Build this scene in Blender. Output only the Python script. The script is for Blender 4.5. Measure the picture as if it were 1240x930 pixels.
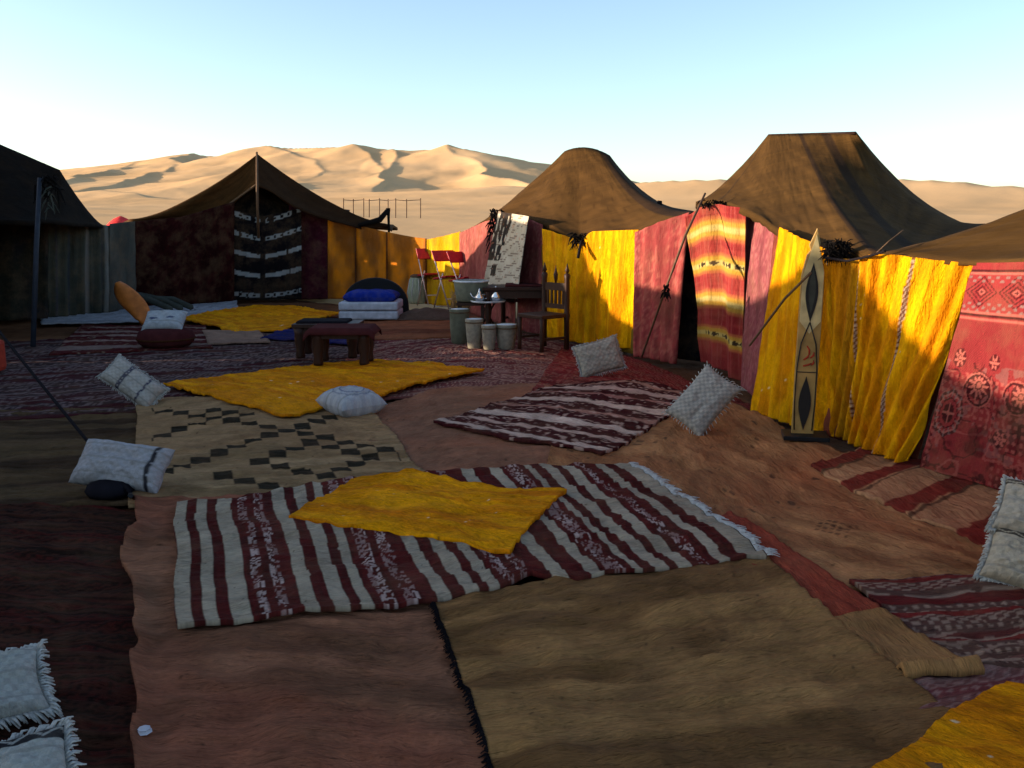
import bpy, math, random
import numpy as np
from mathutils import Vector, Matrix
rad = math.radians
random.seed(7)
S = bpy.context.scene
for o in list(bpy.data.objects): bpy.data.objects.remove(o)
COL = S.collection

# ---------------------------------------------------------------- camera
FPX = 1100.0; CAMH = 1.65; PITCH = math.atan(195 / FPX)
cam_d = bpy.data.cameras.new('camera'); cam = bpy.data.objects.new('camera', cam_d); COL.objects.link(cam)
cam.location = (0, 0, CAMH); cam.rotation_euler = (rad(90) - PITCH, 0, 0)
cam_d.sensor_width = 36; cam_d.lens = 36 * FPX / 1240; cam_d.clip_end = 20000; cam_d.clip_start = 0.05
S.camera = cam
S.render.resolution_x = 1024; S.render.resolution_y = 768
# ---------------------------------------------------------------- light
SUN_EL = 8.0; SUN_AZ = -4.0       # azimuth measured from -X, positive = ahead of the camera
sdir = Vector((-math.cos(rad(SUN_EL)) * math.cos(rad(SUN_AZ)), math.cos(rad(SUN_EL)) * math.sin(rad(SUN_AZ)), math.sin(rad(SUN_EL))))
sl = bpy.data.lights.new('sun', 'SUN'); sun = bpy.data.objects.new('sun', sl); COL.objects.link(sun)
sl.energy = 4.4; sl.angle = rad(0.5); sl.color = (1.0, 0.80, 0.58)
sun.rotation_euler = sdir.to_track_quat('Z', 'Y').to_euler(); sun.location = (-30, 0, 30)
W = bpy.data.worlds.new('World'); S.world = W; W.use_nodes = True
wt = W.node_tree; bg = wt.nodes['Background']
sky = wt.nodes.new('ShaderNodeTexSky'); sky.sky_type = 'NISHITA'; sky.sun_disc = False
sky.sun_elevation = rad(SUN_EL); sky.sun_rotation = math.atan2(sdir.x, sdir.y)
sky.air_density = 0.74; sky.dust_density = 1.0; sky.ozone_density = 1.0
wt.links.new(sky.outputs[0], bg.inputs[0]); bg.inputs[1].default_value = 0.15
S.view_settings.view_transform = 'Standard'; S.view_settings.look = 'None'; S.view_settings.gamma = 1
S.view_settings.exposure = 1.42

# ---------------------------------------------------------------- survey helpers (where things stand, in metres)
def ray(px, py):
    x = (px - 620) / FPX; v = (465 - py) / FPX
    return x, math.cos(PITCH) + v * math.sin(PITCH), -math.sin(PITCH) + v * math.cos(PITCH)
def G(px, py, z=0.0):
    d = ray(px, py); t = (z - CAMH) / d[2]; return Vector((d[0] * t, d[1] * t, z))
def D(px, py, y):
    d = ray(px, py); t = y / d[1]; return Vector((d[0] * t, y, CAMH + d[2] * t))
def T(px, by, ty, dy=0.0):
    """point above the ground spot (px,by), reaching picture row ty"""
    g = G(px, by); return D(px, ty, g.y + dy)

# ---------------------------------------------------------------- numpy noise
_rs = np.random.RandomState(11); _tab = _rs.rand(256, 256)
def vn(x, y, seed=0):
    x = np.asarray(x, float) + seed * 17.13; y = np.asarray(y, float) + seed * 9.71
    xi = np.floor(x).astype(int); yi = np.floor(y).astype(int); fx = x - xi; fy = y - yi
    fx = fx * fx * (3 - 2 * fx); fy = fy * fy * (3 - 2 * fy)
    a = _tab[xi & 255, yi & 255]; b = _tab[(xi + 1) & 255, yi & 255]; c = _tab[xi & 255, (yi + 1) & 255]; d = _tab[(xi + 1) & 255, (yi + 1) & 255]
    return (a * (1 - fx) + b * fx) * (1 - fy) + (c * (1 - fx) + d * fx) * fy
def fbm(x, y, seed=0, o=3):
    s = 0; a = 1; t = 0
    for i in range(o):
        s = s + a * vn(x * 2 ** i, y * 2 ** i, seed + i * 3); t += a; a *= .5
    return s / t
def mix(a, b, m):
    m = np.clip(m, 0, 1)[..., None]; return np.asarray(a, float) * (1 - m) + np.asarray(b, float) * m
def sstep(a, b, x):
    t = np.clip((x - a) / (b - a), 0, 1); return t * t * (3 - 2 * t)

# ---------------------------------------------------------------- materials
MATS = {}
def newmat(name):
    m = bpy.data.materials.new(name); m.use_nodes = True; nt = m.node_tree
    b = nt.nodes['Principled BSDF']; b.inputs['Roughness'].default_value = .9
    b.inputs['Specular IOR Level'].default_value = .2
    return m, nt, b
def cloth_mat(name, attr=True, color=(.5, .5, .5), var=.35, vs=3.0, thread=(220, 30), bump=.25, wr=(5, 14), wrb=.5, sheen=.0, grime=(.20, .12, .06), grime_amt=.35, rough=.95, fine=None):
    m, nt, b = newmat(name); N = nt.nodes; L = nt.links
    b.inputs['Roughness'].default_value = rough; b.inputs['Sheen Weight'].default_value = sheen
    b.inputs['Specular IOR Level'].default_value = .05
    uv = N.new('ShaderNodeUVMap'); uv.uv_map = 'UVMap'
    if attr:
        ca = N.new('ShaderNodeAttribute'); ca.attribute_name = 'Col'; csock = ca.outputs['Color']
    else:
        rg = N.new('ShaderNodeRGB'); rg.outputs[0].default_value = (*color, 1); csock = rg.outputs[0]
    def mapped(sx, sy):
        mp = N.new('ShaderNodeMapping'); mp.inputs['Scale'].default_value = (sx, sy, 1); L.new(uv.outputs[0], mp.inputs[0]); return mp.outputs[0]
    n1 = N.new('ShaderNodeTexNoise'); n1.inputs['Scale'].default_value = vs; n1.inputs['Detail'].default_value = 6; n1.inputs['Roughness'].default_value = .65
    L.new(uv.outputs[0], n1.inputs[0])
    n2 = N.new('ShaderNodeTexNoise'); n2.inputs['Scale'].default_value = 1; n2.inputs['Detail'].default_value = 4; n2.inputs['Roughness'].default_value = .7
    L.new(mapped(*thread), n2.inputs[0])
    # value variation
    add = N.new('ShaderNodeMath'); add.operation = 'ADD'; L.new(n1.outputs[0], add.inputs[0]); L.new(n2.outputs[0], add.inputs[1])
    mr = N.new('ShaderNodeMapRange'); L.new(add.outputs[0], mr.inputs[0]); mr.inputs[1].default_value = .6; mr.inputs[2].default_value = 1.4
    mr.inputs[3].default_value = 1 - var; mr.inputs[4].default_value = 1 + var
    mul = N.new('ShaderNodeVectorMath'); mul.operation = 'SCALE'; L.new(csock, mul.inputs[0]); L.new(mr.outputs[0], mul.inputs['Scale'])
    # dust / grime
    n3 = N.new('ShaderNodeTexNoise'); n3.inputs['Scale'].default_value = vs * .6 + .7; n3.inputs['Detail'].default_value = 8; n3.inputs['Roughness'].default_value = .7
    mpo = N.new('ShaderNodeMapping'); mpo.inputs['Location'].default_value = (7.3, 2.1, 0); L.new(uv.outputs[0], mpo.inputs[0]); L.new(mpo.outputs[0], n3.inputs[0])
    gr = N.new('ShaderNodeMapRange'); L.new(n3.outputs[0], gr.inputs[0]); gr.inputs[1].default_value = .45; gr.inputs[2].default_value = .75; gr.inputs[3].default_value = 0; gr.inputs[4].default_value = grime_amt
    mx = N.new('ShaderNodeMix'); mx.data_type = 'RGBA'; L.new(gr.outputs[0], mx.inputs[0]); L.new(mul.outputs[0], mx.inputs[6]); mx.inputs[7].default_value = (*grime, 1)
    L.new(mx.outputs[2], b.inputs['Base Color'])
    # bump: threads + soft creases
    bm = N.new('ShaderNodeBump'); bm.inputs['Strength'].default_value = bump; bm.inputs['Distance'].default_value = .006; L.new(n2.outputs[0], bm.inputs['Height'])
    n4 = N.new('ShaderNodeTexNoise'); n4.inputs['Scale'].default_value = 1; n4.inputs['Detail'].default_value = 4; n4.inputs['Roughness'].default_value = .55; n4.inputs['Distortion'].default_value = .6
    L.new(mapped(*wr), n4.inputs[0])
    b2 = N.new('ShaderNodeBump'); b2.inputs['Strength'].default_value = wrb; b2.inputs['Distance'].default_value = .045; L.new(n4.outputs[0], b2.inputs['Height']); L.new(bm.outputs[0], b2.inputs['Normal'])
    last = b2
    if fine:
        n5 = N.new('ShaderNodeTexNoise'); n5.inputs['Scale'].default_value = 1; n5.inputs['Detail'].default_value = 3; n5.inputs['Roughness'].default_value = .6; n5.inputs['Distortion'].default_value = 1.2
        L.new(mapped(*fine), n5.inputs[0]); b3 = N.new('ShaderNodeBump'); b3.inputs['Strength'].default_value = .9; b3.inputs['Distance'].default_value = .012
        L.new(n5.outputs[0], b3.inputs['Height']); L.new(b2.outputs[0], b3.inputs['Normal']); last = b3
    L.new(last.outputs[0], b.inputs['Normal'])
    MATS[name] = m; return m
cloth_mat('woven_rug', var=.55, vs=4, thread=(24, 160), wr=(3.5, 17), wrb=1.0, bump=1.0, fine=(7, 48), grime=(.16, .085, .045))  # streaky value variation also paints in crease shade
cloth_mat('shag_rug', fine=(14, 60), var=.6, vs=5, thread=(30, 130), wr=(7, 26), wrb=1.0, bump=1.0, sheen=0, grime=(.40, .15, .004), grime_amt=.35)
cloth_mat('wall_cloth', fine=(30, 9), var=.28, thread=(60, 160), wr=(12, 4), wrb=.45, bump=.4)
cloth_mat('shag_hanging', fine=(50, 16), var=.35, vs=6, thread=(90, 28), wr=(22, 5), wrb=.8, bump=1.0, sheen=0, grime=(.45, .19, .003), grime_amt=.3)
cloth_mat('goat_hair', var=.35, vs=4, thread=(20, 110), wr=(4, 6), wrb=.35, bump=.5, grime=(.030, .015, .006), grime_amt=.35)
cloth_mat('pillow_cloth', var=.22, vs=9, thread=(120, 120), wr=(14, 14), wrb=.6, bump=.9, grime=(.2, .18, .15), grime_amt=.3)

def plain(name, color, rough=.7, metal=0, var=.25, scale=14, bump=.2, stretch=(1, 1, 1)):
    m, nt, b = newmat(name); N = nt.nodes; L = nt.links
    b.inputs['Roughness'].default_value = rough; b.inputs['Metallic'].default_value = metal
    if rough > .85: b.inputs['Specular IOR Level'].default_value = .03
    tc = N.new('ShaderNodeTexCoord'); mp = N.new('ShaderNodeMapping'); mp.inputs['Scale'].default_value = stretch; L.new(tc.outputs['Object'], mp.inputs[0])
    n = N.new('ShaderNodeTexNoise'); n.inputs['Scale'].default_value = scale; n.inputs['Detail'].default_value = 6; L.new(mp.outputs[0], n.inputs[0])
    mr = N.new('ShaderNodeMapRange'); L.new(n.outputs[0], mr.inputs[0]); mr.inputs[1].default_value = .3; mr.inputs[2].default_value = .7; mr.inputs[3].default_value = 1 - var; mr.inputs[4].default_value = 1 + var
    mul = N.new('ShaderNodeVectorMath'); mul.operation = 'SCALE'; mul.inputs[0].default_value = color; L.new(mr.outputs[0], mul.inputs['Scale']); L.new(mul.outputs[0], b.inputs['Base Color'])
    bm = N.new('ShaderNodeBump'); bm.inputs['Strength'].default_value = bump; bm.inputs['Distance'].default_value = .01; L.new(n.outputs[0], bm.inputs['Height']); L.new(bm.outputs[0], b.inputs['Normal'])
    MATS[name] = m; return m
plain('dark_wood', (.035, .014, .008), .5, stretch=(1, 1, .2), scale=30)
plain('pole_wood', (.10, .055, .03), .7, stretch=(1, 1, .1), scale=30)
plain('grey_pole', (.016, .020, .03), .6)
plain('rope_fibre', (.12, .075, .045), .9, scale=120, bump=.8)
plain('dark_rope', (.012, .010, .012), .9, scale=120, bump=.8)
plain('black_hair', (.008, .007, .007), .9, scale=60, bump=.8)
plain('red_plastic', (.34, .012, .022), .5)
plain('chair_metal', (.55, .45, .42), .35, .6)
plain('clay_skin', (.26, .23, .17), .75, scale=18)
plain('olive_clay', (.12, .12, .08), .7, scale=12)
plain('white_enamel', (.6, .62, .64), .4)
plain('silver_metal', (.6, .6, .62), .25, .9)
plain('blue_cloth', (.012, .022, .20), .9, scale=9, bump=.8)
plain('mattress_white', (.42, .42, .46), .9, scale=9, bump=.6)
plain('black_cloth', (.010, .009, .012), .95, scale=9, bump=.8)
plain('wicker_black', (.008, .008, .010), .7, scale=60, bump=1)
plain('orange_leather', (.42, .12, .02), .55, scale=9)
plain('dark_red_cloth', (.055, .014, .014), .95, scale=8, bump=.8)
plain('basket_weave', (.30, .32, .22), .9, scale=40, bump=1, stretch=(1, 1, .15))
plain('straw', (.38, .22, .09), .9, scale=60)
plain('white_fringe', (.40, .385, .35), .95, scale=60)
plain('maroon_fringe', (.07, .012, .014), .95, scale=60)
plain('yellow_fringe', (.45, .25, .01), .95, scale=60)
plain('sequin', (.8, .75, .6), .25, .6)
plain('board_paint', (.33, .20, .06), .5, scale=7, var=.3)
plain('board_cream', (.46, .36, .17), .5, scale=12)
plain('board_black', (.012, .010, .010), .45)
plain('iron', (.012, .012, .014), .5, .4)
plain('rust_red', (.30, .03, .012), .8)
plain('grey_bolster', (.045, .048, .04), .9, scale=9)
plain('red_tent_cloth', (.65, .05, .05), .9)
plain('seam_brown', (.05, .018, .008), .9)

# ---------------------------------------------------------------- objects
def tag(o, label, cat=None, group=None, kind=None):
    if label: o['label'] = label
    if cat: o['category'] = cat
    if group: o['group'] = group
    if kind: o['kind'] = kind
    return o
def wloc(o):
    l = Vector((0, 0, 0))
    while o is not None: l = l + Vector(o.location); o = o.parent
    return l
def empty(name, loc, label=None, cat=None, group=None):
    o = bpy.data.objects.new(name, None); o.empty_display_size = .2; COL.objects.link(o); o.location = loc
    return tag(o, label, cat, group)
def link_mesh(name, V, F, mat, parent=None, cols=None, uvs=None, smooth=True, base=None):
    """V (n,3) world coordinates; F quads/tris array or list of tuples"""
    V = np.asarray(V, float)
    if parent is not None: org = wloc(parent)
    else: org = Vector(base) if base is not None else Vector((float(V[:, 0].mean()), float(V[:, 1].mean()), float(V[:, 2].min())))
    Vl = V - np.array(org)
    me = bpy.data.meshes.new(name)
    if isinstance(F, np.ndarray):
        n = len(F); k = F.shape[1]
        me.vertices.add(len(Vl)); me.vertices.foreach_set('co', Vl.ravel())
        me.loops.add(n * k); me.loops.foreach_set('vertex_index', F.ravel().astype(np.int32))
        me.polygons.add(n); me.polygons.foreach_set('loop_start', np.arange(0, n * k, k, dtype=np.int32))
        me.update(calc_edges=True)
    else:
        me.from_pydata([tuple(v) for v in Vl], [], F)
    if smooth: me.polygons.foreach_set('use_smooth', np.ones(len(me.polygons), bool))
    me.validate(); 
    if cols is not None:
        a = me.color_attributes.new('Col', 'FLOAT_COLOR', 'POINT')
        a.data.foreach_set('color', np.concatenate([np.clip(cols, 0, 1), np.ones((len(cols), 1))], 1).ravel().astype(np.float32))
    li = np.empty(len(me.loops), np.int32); me.loops.foreach_get('vertex_index', li)
    uvl = me.uv_layers.new(name='UVMap')
    if uvs is None: uvs = np.stack([Vl[:, 0] + .3 * Vl[:, 1], Vl[:, 2] + .7 * Vl[:, 1]], 1)
    uvl.data.foreach_set('uv', uvs[li].ravel().astype(np.float32))
    me.materials.append(MATS[mat] if isinstance(mat, str) else mat); me.update()
    o = bpy.data.objects.new(name, me); COL.objects.link(o); o.parent = parent
    if parent is None: o.location = org
    return o
def grid_faces(nu, nv, off=0, wrap=False):
    i = np.arange(nu)[None, :]; j = np.arange(nv)[:, None]; w = nu if wrap else nu + 1
    i2 = (i + 1) % w
    a = j * w + i; b = j * w + i2; c = (j + 1) * w + i2; d = (j + 1) * w + i
    return np.stack([a, b, c, d], -1).reshape(-1, 4) + off
def resample(pts, n, par=None):
    P = np.array([tuple(p) for p in pts], float)
    if par is None:
        d = np.r_[0, np.cumsum(np.linalg.norm(np.diff(P, axis=0), axis=1))]; par = d / d[-1]
    t = np.linspace(0, 1, n + 1)
    return np.stack([np.interp(t, par, P[:, k]) for k in range(3)], 1), par
class Mesh:
    """collects simple solids into one part"""
    def __init__(s): s.v = []; s.f = []
    def box(s, c, size, R=None, taper=1.0, bev=0.0):
        x, y, z = [k / 2 for k in size]; n = len(s.v); vs = []
        for (a, b_, e) in [(-1, -1, -1), (1, -1, -1), (1, 1, -1), (-1, 1, -1), (-1, -1, 1), (1, -1, 1), (1, 1, 1), (-1, 1, 1)]:
            k = taper if e > 0 else 1
            v = Vector((a * x * k, b_ * y * k, e * z))
            if R is not None: v = R @ v
            vs.append(v + Vector(c))
        s.v += vs; s.f += [tuple(n + i for i in q) for q in [(0, 3, 2, 1), (4, 5, 6, 7), (0, 1, 5, 4), (1, 2, 6, 5), (2, 3, 7, 6), (3, 0, 4, 7)]]; return s
    def tube(s, pts, r, k=7, cap=True):
        pts = [Vector(p) for p in pts]; rr = r if isinstance(r, (list, tuple)) else [r] * len(pts); n0 = len(s.v); ref = None
        for i, p in enumerate(pts):
            d = (pts[min(i + 1, len(pts) - 1)] - pts[max(i - 1, 0)]).normalized()
            if ref is None: ref = Vector((0, 0, 1)) if abs(d.z) < .9 else Vector((1, 0, 0))
            a = d.cross(ref).normalized(); b_ = d.cross(a).normalized(); ref = -b_ if abs(d.dot(ref)) > .99 else ref
            for j in range(k):
                t = 2 * math.pi * j / k; s.v.append(p + a * math.cos(t) * rr[i] + b_ * math.sin(t) * rr[i])
        for i in range(len(pts) - 1):
            for j in range(k):
                s.f.append((n0 + i * k + j, n0 + i * k + (j + 1) % k, n0 + (i + 1) * k + (j + 1) % k, n0 + (i + 1) * k + j))
        if cap: s.f.append(tuple(n0 + j for j in range(k))[::-1]); s.f.append(tuple(n0 + (len(pts) - 1) * k + j for j in range(k)))
        return s
    def lathe(s, c, prof, k=20, R=None, cap=True):
        n0 = len(s.v); c = Vector(c)
        for r, z in prof:
            for j in range(k):
                t = 2 * math.pi * j / k; v = Vector((r * math.cos(t), r * math.sin(t), z))
                if R is not None: v = R @ v
                s.v.append(c + v)
        m = len(prof)
        for i in range(m - 1):
            for j in range(k): s.f.append((n0 + i * k + j, n0 + i * k + (j + 1) % k, n0 + (i + 1) * k + (j + 1) % k, n0 + (i + 1) * k + j))
        if cap: s.f.append(tuple(n0 + j for j in range(k))[::-1]); s.f.append(tuple(n0 + (m - 1) * k + j for j in range(k)))
        return s
    def prism(s, outline, thick, M4):
        n0 = len(s.v); n = len(outline)
        for z in (0, thick):
            for (a, b_) in outline: s.v.append(M4 @ Vector((a, z, b_)))
        s.f.append(tuple(n0 + i for i in range(n))); s.f.append(tuple(n0 + n + i for i in range(n))[::-1])
        for i in range(n): s.f.append((n0 + (i + 1) % n, n0 + i, n0 + n + i, n0 + n + (i + 1) % n))
        return s
    def build(s, name, mat, parent=None, smooth=False, base=None, bevel=0):
        o = link_mesh(name, np.array([tuple(v) for v in s.v]), s.f, mat, parent, smooth=smooth, base=base)
        if bevel:
            b = o.modifiers.new('bevel', 'BEVEL'); b.width = bevel; b.segments = 2; b.limit_method = 'ANGLE'
        if smooth: 
            pass
        return o
def solid(o, t=.008, off=-1):
    m = o.modifiers.new('thickness', 'SOLIDIFY'); m.thickness = t; m.offset = off; return o

# ---------------------------------------------------------------- terrain : courtyard floor and dunes
CRESTS = []   # (list of (px,row,dist)), slope on the left/sun side, slope on the right side
def crest(pts, sl_, sr_): CRESTS.append(([D(p[0], p[1], p[2]) for p in pts], sl_, sr_))
# the great dune: its outline against the sky, seen from the camp
crest([(290, 194, 1150), (330, 178, 1050), (372, 180, 1010), (405, 180, 990), (440, 175, 960), (480, 181, 940), (512, 182, 930), (545, 174, 900), (575, 179, 880), (600, 190, 850), (640, 207, 800), (668, 218, 760)], .30, .30)
crest([(330, 178, 1050), (352, 187, 960), (368, 196, 900), (378, 212, 780)], .22, .62)
crest([(440, 175, 960), (448, 190, 890), (456, 204, 800), (466, 220, 660)], .24, .60)
crest([(405, 180, 990), (430, 186, 960), (470, 196, 930)], .2, .5)
crest([(545, 174, 900), (560, 192, 840), (590, 207, 740), (640, 222, 640)], .42, .22)
crest([(512, 182, 930), (520, 195, 880), (545, 210, 800)], .2, .45)
crest([(640, 207, 800), (690, 214, 900), (740, 222, 1000)], .3, .3)
# low dunes to the left
crest([(40, 212, 1500), (80, 207, 1450), (130, 206, 1400), (180, 196, 1350), (232, 187, 1300), (280, 189, 1250), (320, 186, 1200)], .25, .3)
crest([(232, 187, 1300), (216, 196, 1150), (214, 204, 1000)], .2, .55)
crest([(110, 207, 1250), (150, 212, 1000), (190, 214, 900)], .2, .5)
crest([(150, 204, 1150), (200, 204, 1050), (238, 208, 960), (262, 215, 860)], .25, .55)
crest([(80, 222, 900), (130, 226, 760), (190, 222, 720), (250, 216, 700), (290, 208, 680)], .2, .5)
crest([(60, 238, 520), (110, 232, 500), (150, 236, 480)], .2, .4)
crest([(270, 200, 1000), (300, 203, 900), (330, 214, 800), (370, 226, 700)], .2, .5)
crest([(-300, 200, 1500), (-100, 205, 1450), (40, 212, 1500)], .25, .3)
crest([(232, 187, 1300), (208, 200, 1050), (176, 210, 860), (146, 219, 720)], .16, .65)
crest([(180, 196, 1350), (152, 203, 1100), (112, 211, 850), (84, 220, 720)], .16, .65)
crest([(480, 181, 940), (476, 195, 850), (462, 205, 780)], .25, .55)
# gentle sand in the middle and to the right
crest([(360, 230, 520), (440, 233, 480), (520, 229, 450), (600, 226, 420)], .10, .12)
crest([(760, 222, 330), (820, 218, 300), (880, 217, 280), (950, 222, 260)], .16, .14)
crest([(1040, 222, 240), (1100, 218, 220), (1160, 221, 205), (1240, 229, 190), (1400, 240, 190), (1700, 250, 190)], .16, .2)
def terrain_h(x, y):
    x = np.asarray(x, float); y = np.asarray(y, float)
    r = np.hypot(x, y)
    wob = 1 + .0 * x
    wx = x + (fbm(x / 90, y / 90, 3) - .5) * 40 * sstep(150, 600, r); wy = y + (fbm(x / 90, y / 90, 8) - .5) * 40 * sstep(150, 600, r)
    K = .45
    base = np.interp(r, [0, 26, 45, 80, 200, 400, 800, 2000, 5000], [-.13, -.04, .75, 1.95, 4.2, 8, 14, 14, 14])
    acc = np.exp(np.clip(base * K, -50, 60))
    for pts, s1, s2 in CRESTS:
        best = np.full(x.shape, -1e9)
        for a, b in zip(pts[:-1], pts[1:]):
            dx, dy = b.x - a.x, b.y - a.y; L2 = dx * dx + dy * dy
            t = np.clip(((wx - a.x) * dx + (wy - a.y) * dy) / L2, 0, 1)
            qx = wx - (a.x + t * dx); qy = wy - (a.y + t * dy); d = np.hypot(qx, qy)
            side = qx * .985 + qy * .1      # right of the crest = lee
            # side by the crest's own direction, pointing away from the sun
            nx, ny = dy, -dx
            if nx < 0 or (abs(nx) < .25 * math.sqrt(L2) and ny > 0): nx, ny = -nx, -ny
            sg = (qx * nx + qy * ny) / (np.maximum(d, 1e-6) * math.sqrt(L2))
            k = s1 + (s2 - s1) * sstep(-.15, .15, sg)
            zc = a.z + t * (b.z - a.z)
            h = zc - k * d * (1 - .25 * np.clip(d / 300, 0, 1))
            best = np.maximum(best, h)
        acc = acc + np.exp(np.clip(best * K, -50, 60))
    h = np.log(acc) / K
    h = h + (fbm(x / 60, y / 60, 21, 4) - .5) * 3 * sstep(120, 500, r) + (fbm(x / 12, y / 12, 5) - .5) * .6 * sstep(30, 90, r)
    return np.where(r < 26, -.13, h * sstep(24, 34, r) + -.13 * (1 - sstep(24, 34, r)))
def build_terrain():
    az = np.unique(np.r_[np.linspace(-180, -36, 60), np.linspace(-36, 36, 620), np.linspace(36, 180, 60)])[:-1]
    rr = np.r_[0.4, np.geomspace(1, 26, 30), np.geomspace(27, 400, 90), np.geomspace(404, 1700, 230), np.geomspace(1750, 9000, 14)]
    A, R_ = np.meshgrid(np.radians(az), rr); X = R_ * np.sin(A); Y = R_ * np.cos(A); Z = terrain_h(X, Y)
    V = np.stack([X, Y, Z], -1).reshape(-1, 3); n = len(az)
    F = grid_faces(n, len(rr) - 1, wrap=True)
    c = len(V); V = np.vstack([V, [[0, 0, -.13]]])
    m, nt, b = newmat('dune_sand'); N = nt.nodes; L = nt.links
    b.inputs['Roughness'].default_value = 1; b.inputs['Specular IOR Level'].default_value = .0
    tc = N.new('ShaderNodeTexCoord'); n1 = N.new('ShaderNodeTexNoise'); n1.inputs['Scale'].default_value = .012; n1.inputs['Detail'].default_value = 6; L.new(tc.outputs['Object'], n1.inputs[0])
    cr = N.new('ShaderNodeValToRGB'); L.new(n1.outputs[0], cr.inputs[0])
    cr.color_ramp.elements[0].position = .3; cr.color_ramp.elements[0].color = (.56, .35, .175, 1); cr.color_ramp.elements[1].position = .7; cr.color_ramp.elements[1].color = (.66, .43, .23, 1)
    L.new(cr.outputs[0], b.inputs['Base Color'])
    wv = N.new('ShaderNodeTexNoise'); wv.inputs['Scale'].default_value = .6; wv.inputs['Detail'].default_value = 8; L.new(tc.outputs['Object'], wv.inputs[0])
    bm = N.new('ShaderNodeBump'); bm.inputs['Strength'].default_value = .4; bm.inputs['Distance'].default_value = .12; L.new(wv.outputs[0], bm.inputs['Height']); L.new(bm.outputs[0], b.inputs['Normal'])
    MATS['dune_sand'] = m
    o = link_mesh('sand_ground', V[:-1], F, 'dune_sand', base=(0, 0, 0)); o['kind'] = 'structure'
    d = link_mesh('sand_floor_centre', np.array([[math.sin(t) * .41, math.cos(t) * .41, -.13] for t in np.linspace(0, 2 * math.pi, 24, endpoint=False)]), [tuple(range(24))[::-1]], 'dune_sand', base=(0, 0, 0)); d['kind'] = 'structure'
build_terrain()

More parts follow.
